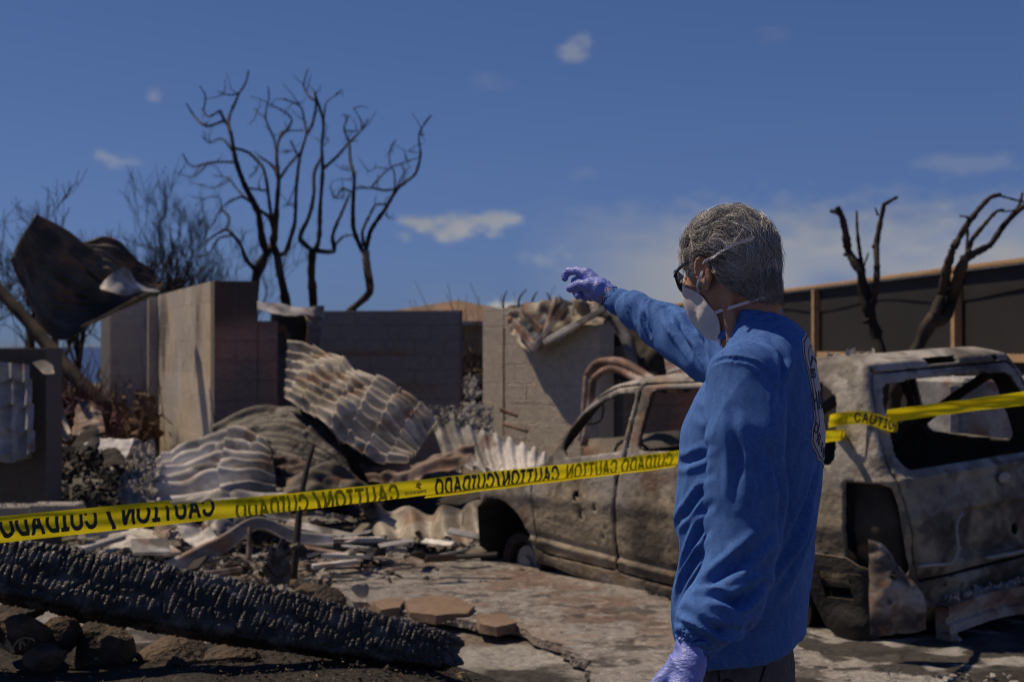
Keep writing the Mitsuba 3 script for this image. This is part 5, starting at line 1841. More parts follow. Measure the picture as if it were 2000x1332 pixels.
def panel(top, bottom, n=90, m=60, waves=0, amp=.02, wave_dir='b', bulge=0.0, crumple=.03, seed=1, thick=.006, scallop=0.0, freq=1.6, steps=0, step_amp=.02, tubes=False):
    """A bent sheet between two edges given as survey points (u, v, depth)."""
    A, B = spline([P(*p) for p in top], n), spline([P(*p) for p in bottom], n)
    t = np.linspace(0, 1, m)[None, :, None]
    X = A[:, None] * (1 - t) + B[:, None] * t
    if scallop:
        s = np.linspace(0, 1, n)[:, None, None]
        X = X + (B - A)[:, None] * scallop * np.sin(s * 40) * np.abs(2 * t - 1) ** 3
    N = np.cross(np.gradient(X, axis=0), np.gradient(X, axis=1))
    N /= np.linalg.norm(N, axis=-1, keepdims=True) + 1e-12
    if N[..., 1].mean() > 0:
        N = -N
    q, t2 = np.meshgrid(np.linspace(0, 1, n), np.linspace(0, 1, m), indexing='ij')
    w = t2 if wave_dir == 'b' else q
    wob = .035 * (meshkit.fbm(np.stack([q * 4, t2 * 4, 0 * q], -1), 2, seed + 5) - .5)
    h = bulge * np.sin(np.pi * t2) * np.sin(np.pi * q) ** .5 + crumple * 2 * (meshkit.fbm(X * freq, 3, seed) - .5) + crumple * .9 * (np.abs(2 * meshkit.fbm(X * freq * 1.9 + 7, 2, seed + 2) - 1) - .25)
    if waves:
        ph = np.pi * waves * (w + wob)
        h = h + (amp * 2 * (np.abs(np.sin(ph)) - .6) if tubes else amp * np.sin(2 * ph))
    if steps:
        o = q if wave_dir == 'b' else t2
        ph = (o * steps + 3.5 * wob * (steps < 5)) % 1.0
        h = h - step_amp * ph
    return sheet(X + N * h[..., None], thick)


def drop(name, top, bottom, mt, label, cat='roof sheet', smooth=40, **kw):
    return single(name, panel(top, bottom, **kw), mt, label, cat, smooth=smooth)


drop('corrugated_sheet', [(612, 668, 13.9), (660, 690, 13.6), (715, 728, 13.3), (790, 765, 13.1), (850, 830, 12.9)], [(560, 785, 13.0), (620, 812, 12.7), (675, 846, 12.5), (730, 886, 12.4), (795, 900, 12.3)],
     'tan_metal', 'large crumpled tan corrugated roof sheet leaning in the middle of the ruins', waves=8, amp=.030, n=160, m=150, crumple=.14, freq=1.2, bulge=.08, steps=7, step_amp=.028, seed=3)
drop('corrugated_sheet', [(562, 664, 14.0), (590, 668, 13.95), (622, 680, 13.85)], [(556, 778, 13.4), (580, 792, 13.3), (610, 800, 13.15)],
     'tan_metal', 'narrow bent flap of tan corrugated sheet beside the dark pier', waves=6, amp=.028, wave_dir='b', n=60, m=120, crumple=.06, seed=5)
drop('tile_sheet', [(232, 962, 11.6), (285, 915, 12.0), (345, 868, 12.3), (418, 826, 12.4), (480, 830, 12.2), (532, 866, 11.9)], [(195, 1010, 11.3), (260, 1000, 11.3), (320, 988, 11.3), (390, 974, 11.3), (460, 966, 11.4), (540, 962, 11.5)],
     'ash_metal', 'ash white ribbed roof sheet slumped in ridges in front of the tan wall', waves=6, amp=.062, tubes=True, n=170, m=170, crumple=.15, freq=1.5, bulge=.02, steps=3, step_amp=.03, seed=7)
drop('tile_sheet', [(300, 975, 11.2), (380, 962, 11.2), (470, 955, 11.2), (560, 965, 11.2)], [(280, 1020, 10.7), (370, 1012, 10.7), (470, 1006, 10.7), (570, 1012, 10.7)],
     'ash_metal', 'grey broken sheet edge below the ash white ribbed roof sheet', waves=3, amp=.03, n=90, m=50, crumple=.12, freq=2.2, seed=8)
drop('roof_sheet', [(415, 832, 13.2), (480, 803, 13.3), (560, 798, 13.3), (625, 822, 13.1), (668, 880, 12.8), (700, 960, 12.4)], [(440, 985, 12.2), (500, 985, 12.1), (560, 990, 12.0), (620, 995, 11.9), (680, 1000, 11.8), (720, 1005, 11.8)],
     'soot_sheet', 'bulging black burned roof sheet right of the white ribbed sheet', n=90, m=70, bulge=.16, crumple=.07, freq=1.3, seed=9, waves=7, amp=.020, steps=2, step_amp=.03)
drop('corrugated_sheet', [(842, 818, 13.6), (900, 828, 13.4), (960, 846, 13.1), (1030, 868, 12.7), (1075, 895, 12.3)], [(870, 918, 12.9), (930, 912, 12.6), (985, 925, 12.2), (1030, 935, 11.8), (1068, 940, 11.5)],
     'ash_metal', 'pale corrugated sheet curling down behind the front of the burned car', waves=9, amp=.035, wave_dir='a', n=170, m=60, bulge=-.18, crumple=.05, seed=11)
drop('roof_sheet', [(470, 905, 12.2), (540, 890, 12.2), (610, 900, 12.1), (668, 930, 12.0)], [(450, 968, 11.7), (530, 958, 11.7), (610, 962, 11.6), (690, 975, 11.6)],
     'brown_metal', 'rusty torn lower edge of the bulging black roof sheet', n=80, m=40, crumple=.09, freq=2.4, waves=4, amp=.025, seed=10)
drop('roof_sheet', [(560, 930, 11.5), (630, 905, 11.6), (700, 925, 11.6), (745, 950, 11.5)], [(545, 985, 11.1), (620, 975, 11.1), (690, 980, 11.1), (750, 985, 11.1)],
     'dark_metal', 'dark crumpled sheet end behind the iron rod, above the caution tape', n=80, m=40, crumple=.10, freq=2.6, waves=3, amp=.02, seed=12)
drop('roof_sheet', [(700, 900, 12.6), (780, 905, 12.4), (850, 885, 12.3), (926, 858, 12.2)], [(720, 935, 12.3), (800, 935, 12.1), (870, 925, 12.0), (918, 912, 12.0)],
     'brown_metal', 'brown rusty curl of sheet below the large tan corrugated sheet', n=90, m=40, bulge=.05, crumple=.14, freq=2.2, waves=2, amp=.02, seed=13)
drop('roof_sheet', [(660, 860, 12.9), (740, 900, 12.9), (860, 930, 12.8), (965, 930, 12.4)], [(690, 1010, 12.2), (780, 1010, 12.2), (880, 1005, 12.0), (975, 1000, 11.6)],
     'black_soot', 'black sheet put in for the deep shade behind the caution tape', n=50, m=30, crumple=.08, seed=15)  # added sheet, its black paints the shadowed hollow behind the tape
drop('corrugated_sheet', [(700, 985, 11.6), (760, 992, 11.5), (830, 996, 11.4), (900, 990, 11.2), (985, 976, 10.9)], [(735, 1048, 10.9), (800, 1058, 10.8), (860, 1062, 10.7), (920, 1056, 10.6), (985, 1042, 10.5)],
     'tan_metal', 'low curled tan sheet on the ground left of the front wheel', waves=4, amp=.035, wave_dir='a', n=110, m=40, bulge=.10, crumple=.06, seed=17)
drop('roof_sheet', [(905, 1000, 10.9), (940, 998, 10.8), (985, 992, 10.6)], [(900, 1052, 10.7), (945, 1054, 10.6), (985, 1046, 10.5)], 'dark_metal', 'dark rusty flap folded under the low curled tan sheet', n=30, m=20, crumple=.03, seed=18)

# the big curled roof sheet on top of the wall, left
drop('curled_sheet', [(72, 416, 14.6), (140, 450, 14.9), (205, 500, 15.2), (262, 540, 15.4), (318, 556, 15.6)], [(22, 505, 13.2), (50, 575, 13.3), (95, 655, 13.5), (200, 615, 14.3), (318, 562, 15.2)],
     'dark_metal', 'big dark curled roof sheet hanging over the left end of the tan wall', waves=13, amp=.016, wave_dir='b', n=120, m=130, bulge=-.22, crumple=.07, freq=.9, seed=19)
drop('curled_sheet', [(165, 470, 15.4), (205, 465, 15.5), (245, 490, 15.6), (300, 545, 15.7)], [(150, 520, 14.9), (190, 545, 15.0), (240, 560, 15.2), (310, 558, 15.4)], 'dark_metal', 'second dark fold of sheet behind the big curled roof sheet', n=70, m=40, bulge=.0, crumple=.14, seed=20, waves=5, amp=.02)
drop('flashing_strip', [(194, 562, 14.2), (225, 530, 14.3), (246, 523, 14.4), (262, 540, 14.5), (310, 566, 14.8)], [(200, 566, 14.1), (222, 572, 14.1), (245, 576, 14.2), (268, 570, 14.4), (312, 570, 14.7)],
     'slate_metal', 'shiny grey torn flashing below the big curled roof sheet', 'flashing', n=50, m=24, bulge=.0, crumple=.07, seed=21)
# pale flashing between the pier and the grey wall, and the burned frame under it
drop('flashing_strip', [(500, 590, 15.6), (545, 592, 15.9), (590, 602, 16.2), (632, 598, 16.6)], [(502, 606, 15.3), (548, 610, 15.6), (592, 618, 16.0), (632, 622, 16.4)], 'ash_metal', 'crumpled white flashing on top of the burned wall beside the pier', 'flashing', n=60, m=16, crumple=.08, seed=23)
drop('wall_sheet', [(528, 604, 16.2), (575, 612, 16.3), (622, 620, 16.4)], [(528, 850, 15.6), (575, 850, 15.7), (622, 845, 15.8)], 'dark_metal', 'black burned cladding between the pier and the grey wall', 'cladding', n=30, m=40, crumple=.06, seed=24)
drop('flashing_strip', [(596, 612, 16.2), (612, 606, 16.3), (632, 602, 16.4)], [(598, 672, 16.0), (612, 690, 16.0), (625, 668, 16.1)], 'tan_metal', 'tan torn strip hanging at the left end of the grey wall', 'strip', n=24, m=40, crumple=.09, seed=25)

# on the pale wall: a crumpled rusty roof, hanging in a point
hang = thing('hanging_roof', 'crumpled rusty white roof edge hanging to a point over the pale wall', 'roof')
put(panel([(984, 614, 15.05), (1040, 598, 14.75), (1100, 586, 14.35), (1186, 598, 13.85)], [(1000, 650, 14.85), (1042, 686, 14.42), (1098, 650, 14.12), (1186, 610, 13.72)], n=110, m=60, crumple=.13, freq=2.2, seed=27, waves=3, amp=.02, wave_dir='a'), 'tan_metal', hang, 'sheet', smooth=25)
put(frame_box(P(1110, 590, 14.12), P(1041, 684, 14.30), .09, .03), 'ash_metal', hang, 'edge_strip')
put(frame_box(P(1184, 602, 13.66), P(1064, 668, 14.22), .06, .05), 'ash_metal', hang, 'edge_strip')
put(frame_box(P(1004, 628, 14.72), P(1042, 676, 14.36), .05, .08), 'rusty_metal', hang, 'rafter')
put(frame_box(P(1023, 606, 14.70), P(1060, 648, 14.26), .05, .08), 'brown_metal', hang, 'rafter')
put(frame_box(P(1085, 580, 14.3), P(1062, 660, 14.2), .06, .03), 'rusty_metal', hang, 'rafter')
put(panel([(990, 606, 15.2), (1060, 588, 15.0), (1120, 582, 14.7), (1190, 592, 14.2)], [(1000, 640, 15.0), (1060, 625, 14.75), (1120, 615, 14.4), (1190, 606, 13.95)], n=70, m=40, crumple=.2, freq=2.4, seed=28), 'brown_metal', hang, 'sheet', smooth=20)
put(panel([(1004, 632, 14.70), (1036, 620, 14.5), (1070, 606, 14.3)], [(1018, 655, 14.6), (1040, 672, 14.35), (1066, 640, 14.2)], n=30, m=24, crumple=.06, freq=3, seed=29), 'grey_metal', hang, 'sheet', smooth=20)
r_ = rng(61)
for k in range(7):
    u = 985 + 30 * k
    put(tube(spline([P(u, 612 - .2 * (u - 985) * .3, 15.2), P(u + r_.uniform(-8, 8), 596 - r_.uniform(0, 12), 15.2), P(u + r_.uniform(-14, 14), 578 - r_.uniform(0, 14), 15.2)], 6), [.018, .016, .014, .012, .009, .006], 5), 'black_soot', hang, 'twisted_wire')
single('bent_beam', tube(spline([P(1176, 606, 13.9), P(1200, 622, 13.8), P(1218, 650, 13.7), P(1232, 690, 13.6), P(1238, 735, 13.6)], 20), .052, 8, flat=(.5, 1.2)), 'grey_metal', 'curved grey steel strip bowed down right of the pale wall', 'beam', smooth=True)
drop('roof_sheet', [(1196, 606, 14.6), (1240, 608, 14.6), (1300, 640, 14.3), (1345, 690, 14.0)], [(1200, 745, 14.0), (1250, 760, 13.9), (1310, 770, 13.8), (1350, 770, 13.7)], 'black_soot', 'black burned roofing mass behind the arm of the person', n=50, m=40, bulge=.2, crumple=.2, seed=31)
drop('roof_sheet', [(1296, 668, 13.6), (1320, 690, 13.5), (1345, 700, 13.4)], [(1300, 730, 13.3), (1326, 738, 13.2), (1350, 738, 13.2)], 'brown_metal', 'brown torn sheet below the arm of the person, over the car roof', n=24, m=20, crumple=.1, seed=32)
single('pipe', tube([P(978, 800, 14.3), P(1010, 812, 14.2)], .02), 'rusty_metal', 'short rusty pipe sticking out low on the pale wall', 'pipe')
single('pipe', tube([P(984, 828, 14.2), P(1030, 842, 14.0)], .02), 'rusty_metal', 'longer rusty pipe just below the short one on the pale wall', 'pipe')
for z in (630, 715, 800):
    pass
put(frame_box(P(985, 640, 15.14), P(985, 850, 15.14), .035, .012, up=(.3, 1, 0)), 'rust_streak', ww, 'rust_streak')

# second burned car behind, only its frame shows
w2 = thing('burned_car', 'rusty bare frame of a second burned car, beyond the windscreen of the nearer one', 'car')
for nm, pts, r in (('roof_rail', [(1148, 735, 12.0), (1160, 716, 12.0), (1190, 706, 11.9), (1225, 712, 11.7), (1262, 736, 11.4), (1330, 760, 11.0)], .040), ('roof_rail', [(1158, 742, 11.6), (1185, 722, 11.5), (1220, 728, 11.3), (1262, 748, 11.0)], .030),
                   ('door_pillar', [(1148, 735, 12.0), (1144, 790, 12.0), (1136, 860, 12.0)], .040), ('door_pillar', [(1158, 742, 11.6), (1152, 800, 11.6), (1140, 870, 11.6)], .034), ('hose', [(1178, 790, 11.5), (1170, 822, 11.5), (1146, 828, 11.5)], .012)):
    put(tube(spline([P(*p) for p in pts], 24), r, 8, lump=.15), 'black_soot' if nm == 'hose' else 'rusty_metal', w2, nm, smooth=True)
put(panel([(1136, 860, 12.0), (1230, 850, 11.6), (1330, 840, 11.0)], [(1136, 960, 11.8), (1230, 960, 11.4), (1330, 960, 10.9)], n=40, m=24, bulge=.1, crumple=.05, seed=35), 'dark_metal', w2, 'body', smooth=30)
# pale appliance seen through the rear window
ap = thing('burned_appliance', 'pale grey scorched metal cabinet seen through the rear window of the burned car', 'appliance')
put(pose(box((1.2, .6, .95), bev=.03), P(1935, 850, 11.6), (0, 0, .5)), 'slate_metal', ap, 'cabinet')
put(pose(box((.5, .03, .8), bev=.01), P(1900, 850, 11.2), (0, 0, .5)), 'ash_metal', ap, 'door')

# ---- left: dark wall stub with a draped tile sheet, low blocks, sheets
stub = thing('block_wall', 'dark sooty wall stub at the left edge, under the draped grey tile sheet', 'wall')
wall_blocks(stub, P(-70, 677, 10.3)[:2], P(106, 677, 10.1)[:2], -.12, 8, 'block_char', r=rng(71), core='dark_mortar')
dr_ = panel([(-60, 706, 10.0), (-20, 706, 9.97), (20, 708, 9.95), (58, 712, 9.9)], [(-60, 900, 9.9), (-20, 898, 9.87), (25, 902, 9.85), (72, 880, 9.8)], n=110, m=130, waves=4.5, amp=.030, wave_dir='a', crumple=.02, steps=0, seed=37)
dv = dr_.vertices
row = (1.43 - dv[:, 2]) / .175 + .10 * np.sin((dv[:, 0] + 4) * 2 * np.pi / .16)
dv[:, 1] -= .048 * (row % 1.0)
single('tile_sheet', dr_, 'slate_metal', 'grey pressed metal tile sheet draped over the dark wall stub at the left edge', 'roof sheet', smooth=35)
drop('torn_strip', [(62, 708, 9.95), (85, 702, 9.95), (104, 712, 9.95)], [(84, 728, 9.9), (96, 730, 9.9), (106, 728, 9.9)], 'tan_metal', 'tan torn flap on top of the dark wall stub', 'strip', n=24, m=14, crumple=.04, seed=39)
single('torn_strip', panel([(94, 724, 10.3), (100, 780, 10.3), (108, 835, 10.3), (128, 862, 10.25)], [(104, 722, 10.3), (109, 775, 10.3), (118, 828, 10.3), (142, 856, 10.25)], n=40, m=8, crumple=.03, seed=40), 'tan_metal', 'long tan strip hanging down beside the dark wall stub', 'strip', smooth=40)
single('torn_strip', panel([(114, 730, 10.9), (112, 770, 10.9), (120, 820, 10.9), (134, 850, 10.8)], [(120, 730, 10.9), (119, 768, 10.9), (128, 815, 10.9), (140, 846, 10.8)], n=30, m=6, crumple=.02, seed=41), 'tan_metal', 'thin pale strip right of the long hanging one', 'strip', smooth=40)
single('torn_strip', panel([(104, 846, 10.4), (118, 868, 10.3), (146, 872, 10.2)], [(110, 858, 10.4), (122, 878, 10.3), (146, 880, 10.2)], n=24, m=6, crumple=.03, seed=42), 'tan_metal', 'curled tan strip on the ground beside the dark wall stub', 'strip', smooth=40)
for k, (u, lab) in enumerate(((35, 'grey hollow block, left one of the low row at the left edge'), (112, 'grey hollow block, right one of the low row at the left edge'))):
    b = box((.30, .2, .2), bev=.008)
    c = P(u, 1018 - .05 * u, 9.2)
    single('concrete_block', pose(b, c, (0, 0, .05)), 'block_grey', lab, 'block')
r_ = rng(72)
for k in range(2):
    c = P(35 + 77 * k, 988 - 2 * k, 9.2)
    single('ash_cap', cat_([pose(chunk(r_, r_.uniform(.02, .06, 3) * [1.4, 1, .5], 9), c + [r_.uniform(-.13, .13), r_.uniform(-.08, .08), .0], r_.uniform(0, 3, 3)) for _ in range(26)]), 'ash_chips', ['pale crumbs on the left low block', 'pale crumbs on the right low block'][k], 'crumbs', kind='stuff')
drop('sheet_scrap', [(152, 842, 11.6), (175, 852, 11.5), (262, 856, 11.4)], [(180, 905, 11.1), (205, 915, 11.0), (240, 905, 11.1)], 'slate_metal', 'flat grey torn sheet lying before the doorway wall', 'scrap', smooth=18, n=40, m=30, crumple=.05, freq=4.5, seed=43)
drop('sheet_scrap', [(205, 890, 11.0), (222, 876, 11.0), (246, 896, 10.9)], [(200, 912, 10.8), (225, 905, 10.8), (250, 910, 10.8)], 'black_soot', 'black bent sheet piece on the grey torn sheet', 'scrap', smooth=18, n=40, m=30, crumple=.05, freq=4.5, seed=44)
drop('sheet_scrap', [(112, 925, 10.8), (150, 918, 10.8), (205, 930, 10.7)], [(112, 985, 10.3), (155, 990, 10.2), (215, 985, 10.2)], 'dark_metal', 'dark burned box of sheet metal beside the low blocks', 'scrap', smooth=18, n=40, m=30, crumple=.025, freq=3.0, waves=5, amp=.012, seed=45)
drop('sheet_scrap', [(135, 870, 11.4), (160, 845, 11.5), (190, 832, 11.6)], [(150, 890, 11.2), (170, 880, 11.2), (195, 862, 11.4)], 'black_soot', 'black scrap against the doorway wall', 'scrap', smooth=18, n=40, m=30, crumple=.05, freq=4.5, seed=46)
drop('sheet_scrap', [(150, 800, 13.0), (170, 780, 13.0), (200, 800, 13.0)], [(140, 850, 12.6), (170, 850, 12.6), (205, 845, 12.6)], 'brown_metal', 'brown crushed sheet farther back by the doorway wall', 'scrap', smooth=18, n=40, m=30, crumple=.05, freq=4.5, seed=47)
r_ = rng(82)
for k in range(90):
    u, v = r_.uniform(130, 985), r_.uniform(905, 1075)
    if (470 < u < 700 and v > 1020) or (v < 960 and u > 260) or u > 690:
        continue
    d = (EYE + .05) * FOCAL / (v - 677 + 30) * r_.uniform(.93, 1.0)
    w_, h_ = r_.uniform(30, 95), r_.uniform(14, 42)
    sk = r_.uniform(-35, 35)
    hue = ('ash white', 'dark', 'tan', 'rusty brown', 'grey')[k % 5]
    side_ = 'left of the white ribbed sheet' if u < 250 else 'below the white ribbed sheet' if u < 560 else 'right of the iron rod'
    m_ = panel([(u - w_ / 2 + sk, v - h_, d + .25), (u + r_.uniform(-12, 12), v - h_ - r_.uniform(-6, 14), d + .2), (u + w_ / 2 + sk, v - h_ * r_.uniform(.5, 1.1), d + .2)],
               [(u - w_ / 2, v, d), (u + r_.uniform(-12, 12), v + r_.uniform(-4, 8), d - .1), (u + w_ / 2, v + r_.uniform(-8, 4), d)], n=26, m=16, crumple=.06, freq=4.5, waves=r_.choice([0, 0, 3, 5]), amp=.012, seed=200 + k)
    single('crumpled_scrap', m_, ('ash_metal', 'dark_metal', 'tan_metal', 'brown_metal', 'grey_metal')[k % 5], f'{hue} crumpled scrap of roof sheet {side_}', 'scrap', smooth=18, group=f'{hue} crumpled scraps {side_}')
# strips on the ground in front
drop('bent_channel', [(322, 1098, 9.3), (400, 1060, 9.4), (450, 1036, 9.5), (500, 1012, 9.6), (560, 1030, 9.6), (652, 1048, 9.6)], [(352, 1122, 9.2), (420, 1082, 9.3), (468, 1055, 9.4), (505, 1030, 9.5), (560, 1050, 9.5), (650, 1058, 9.5)],
     'ash_metal', 'long pale bent metal channel arching over the rubble, left of the thin rod', 'metal channel', n=90, m=16, crumple=.03, waves=1, amp=.03, seed=49)
single('plank', frame_box(P(250, 1025, 9.7), P(340, 1082, 9.1), .11, .025), 'tan_metal', 'rusty tan strip lying slanted left of the pale channel', 'plank')
single('plank', frame_box(P(258, 1068, 8.9), P(330, 1066, 9.0), .14, .025, up=(.2, -.6, 1)), 'ash_metal', 'short pale flat piece beside the slanted tan strip', 'plank')
single('plank', frame_box(P(168, 1045, 9.2), P(250, 1030, 9.3), .07, .03), 'ash_metal', 'pale strip behind the charred timber at the left', 'plank')
single('plank', frame_box(P(160, 1072, 9.0), P(240, 1048, 9.2), .09, .03), 'slate_metal', 'bluish grey strip resting behind the charred timber', 'plank')
single('plank', frame_box(P(575, 1072, 9.9), P(752, 1070, 10.1), .09, .10), 'charcoal', 'black square timber lying level behind the rod', 'timber')
for k, (a, b, w_, lab) in enumerate((((600, 1056), (752, 1052), .05, 'ash white lath on top of the black level timber'), ((628, 1084), (720, 1086), .05, 'ash white lath in front of the black level timber'), ((610, 1106), (700, 1096), .06, 'grey lath right of the burned stump'))):
    single('lath', frame_box(P(*a, 10.0 - .35 * k), P(*b, 10.1 - .35 * k), w_, .03), 'ash_metal', lab, 'lath')
single('iron_rod', tube(spline([P(612, 868, 9.3), P(602, 905, 9.2), P(590, 960, 9.1), P(582, 1030, 9.0), P(573, 1130, 8.9)], 24), np.linspace(.016, .026, 24), 8), 'black_soot', 'thin black iron rod standing upright in front of the dark bulging sheet', 'rod', smooth=True)
single('pipe', tube([P(488, 1030, 9.3), P(486, 1092, 9.2)], .017), 'brown_metal', 'short red brown upright pipe under the pale channel', 'pipe', smooth=True)
single('pipe', tube(spline([P(400, 1120, 8.6), P(440, 1115, 8.7), P(470, 1110, 8.8)], 8), .017), 'brown_metal', 'red brown pipe lying behind the charred timber', 'pipe', smooth=True)
r_ = rng(81)
stump = cat_([tube(spline([P(545 + r_.normal(0, 10), 1135, 8.8), P(545 + r_.normal(0, 14), 1100, 8.8), P(545 + r_.normal(0, 20), 1068 + r_.normal(0, 12), 8.8)], 8), np.linspace(.05, .018, 8), 6, lump=.3, seed=k) for k in range(9)])
single('burned_stump', stump, 'charcoal', 'burned black plant stump at the foot of the iron rod', 'stump', smooth=40)
for k, (u, v, d, s, mt_, lab) in enumerate(((455, 1108, 8.9, .16, 'field_stone', 'pinkish stone behind the charred timber'), (640, 1168, 7.6, .20, 'field_stone', 'red brown lump of earth behind the middle of the timber'), (600, 1155, 7.9, .16, 'field_stone', 'rusty lump left of the red brown one'),
                                            (705, 1150, 8.0, .14, 'ash_chips', 'whitish lump on the driveway corner'), (1000, 1120, 9.9, .12, 'ash_chips', 'whitish lump below the front wheel of the burned car'), (262, 868, 13.0, .16, 'ash_chips', 'pale rubble lump at the foot of the door jamb'),
                                            (262, 950, 11.6, .14, 'ash_chips', 'white rubble lump left of the ribbed sheet'), (250, 935, 11.5, .12, 'ash_chips', 'ash lump beside the dark burned box'))):
    single('rubble_lump', pose(boulder((s, s, s * .7), 60 + k, 3), P(u, v, d)), mt_, lab, 'rubble', smooth=30)
for u0, u1, v0, v1, d, n, lab, mt_ in ((905, 955, 790, 830, 16.5, 220, 'white ash crumbs heaped in the gap left of the pale wall', 'ash_chips'), (905, 935, 735, 775, 18.0, 90, 'white crumbs on the scrub in the gap', 'ash_chips'),
                                     (225, 300, 868, 985, 11.9, 420, 'pale broken bits spilling below the door jamb', 'ash_chips'), (120, 235, 880, 1000, 11.2, 260, 'black broken bits beside the low blocks', 'char_chips'), (840, 960, 795, 850, 14.0, 160, 'grey broken bits behind the pale corrugated sheet', 'ash_chips')):
    bits = []
    for _ in range(n):
        e = r_.uniform(0, 1, 2)
        c = P(u0 + (u1 - u0) * e[0], v0 + (v1 - v0) * e[1], d - 1.2 * e[1] * (v1 - v0) / 120)
        bits.append(pose(chunk(r_, r_.uniform(.03, .11) * np.array([r_.uniform(.8, 2), 1, .6]), 9), c, r_.uniform(0, 3, 3)))
    single('broken_bits', cat_(bits), mt_, lab, 'rubble', kind='stuff')
# scrap laths and sheets strewn over the heap
r_ = rng(83)
for k in range(84):
    u, v = r_.uniform(120, 960), r_.uniform(1000, 1090)
    if 480 < u < 560 and v > 1030:
        continue
    d = (EYE + .02) * FOCAL / (v - 677 + 14) * r_.uniform(.94, 1.0)
    c = P(u, v, d)
    a = r_.uniform(0, 3.14)
    L = r_.uniform(.15, .6)
    e = np.array([math.cos(a), math.sin(a), r_.uniform(-.25, .25)]) * L / 2
    key = single('debris_strip', frame_box(c - e, c + e, r_.uniform(.03, .10), r_.uniform(.008, .03), up=(r_.normal(0, .3), r_.normal(0, .3), 1)), ['ash_metal', 'dark_metal', 'tan_metal', 'brown_metal', 'black_soot', 'grey_metal'][k % 6],
                 f"{('ash white', 'black brown', 'tan', 'rusty brown', 'sooty black', 'grey')[k % 6]} strip of metal or wood lying loose on the debris heap", 'debris strip', group=f"{('ash white', 'black brown', 'tan', 'rusty brown', 'sooty black', 'grey')[k % 6]} strips on the debris heap")

# the torn bracket below the lamp pocket of the car
br = panel([(1697, 1052, 7.02), (1716, 1060, 7.03), (1744, 1086, 7.04), (1776, 1132, 7.06), (1808, 1178, 7.05)], [(1700, 1238, 6.90), (1725, 1240, 6.92), (1755, 1236, 6.95), (1785, 1234, 6.98), (1806, 1228, 7.0)], n=60, m=50, crumple=.018, bulge=.05, freq=7, waves=1.5, amp=.012, wave_dir='a', seed=91, thick=.008)
hole = P(1740, 1122, 7.0)
fc = br.vertices[br.faces].mean(1)
hx, hz = (fc[:, 0] - hole[0]), (fc[:, 2] - hole[2])
br = tm(br.vertices, br.faces[np.hypot(hx, hz) > .020])
put(br, 'scorched_tan', car, 'bumper_bracket', smooth=40)
# ------------------------------------------------------------------ burned trees
def bark(p, n, uv):
    a = fbm(p.x * 5, p.y * 5, p.z * 2.2, 3)
    return mix((.014, .012, .011), (.062, .046, .036), smoothstep(.40, .72, a)) * (.6 + .8 * fbm(p.x * 30, p.y * 30, p.z * 12, 2))


mat('burned_bark', bark, .85)
mat('scorched_bark', lambda p, n, uv: mix((.05, .038, .03), (.26, .19, .13), smoothstep(.45, .6, fbm(p.x * 4, p.y * 4, p.z * 2.5, 3))), .85)
mat('twig_bark', (.022, .018, .016), .9)


def traced(key, limbs, box_, scale, depth, m, wander=.7, twigs=3, seed=1, name='limb', lumps=.12):
    """Limbs followed point by point; their depth wanders as one smooth field, so that they meet."""
    r = rng(seed)

    def at(x, y):
        u, v = box_[0] + x / scale, box_[1] + y / scale
        w = wander * 2 * (meshkit.fbm(np.array([u / 70, v / 70, seed]), 2, seed) - .5)
        return P(u, v, depth + w)
    for nm, pts, r0, r1, mm in limbs:
        q = np.array([at(*p) for p in pts])
        n = max(8, 5 * len(pts))
        c = spline(q, n) if len(q) > 2 else q[0] + (q[-1] - q[0]) * np.linspace(0, 1, n)[:, None]
        # kinks keep their corners
        lin = np.stack([np.interp(np.linspace(0, len(q) - 1, n), np.arange(len(q)), q[:, k]) for k in range(3)], -1)
        s = np.r_[0, np.cumsum(np.linalg.norm(np.diff(q, axis=0), axis=1))]
        lin = np.stack([np.interp(np.linspace(0, s[-1], n), s, q[:, k]) for k in range(3)], -1)
        c = .45 * c + .55 * lin
        rad = np.linspace(r0, r1, n) / scale / FOCAL * depth * (1 + .10 * r.normal(size=n))
        ms = [tube(c, rad, 8, lump=lumps, seed=r.integers(99))]
        if twigs and nm == 'limb' and r1 < 6:
            for _ in range(twigs):
                k = r.integers(n // 3, n)
                L = r.uniform(.10, .34)
                d = r.normal(size=3) + [0, 0, .8]
                d /= np.linalg.norm(d)
                e = c[k] + d * L * .5 + r.normal(0, .03, 3)
                ms.append(tube([c[k], e, e + (d + r.normal(0, .5, 3)) * L * .5], np.array([.010, .007, .004]) * depth / 22, 4))
        put(cat_(ms), mm or m, key, nm, smooth=True)


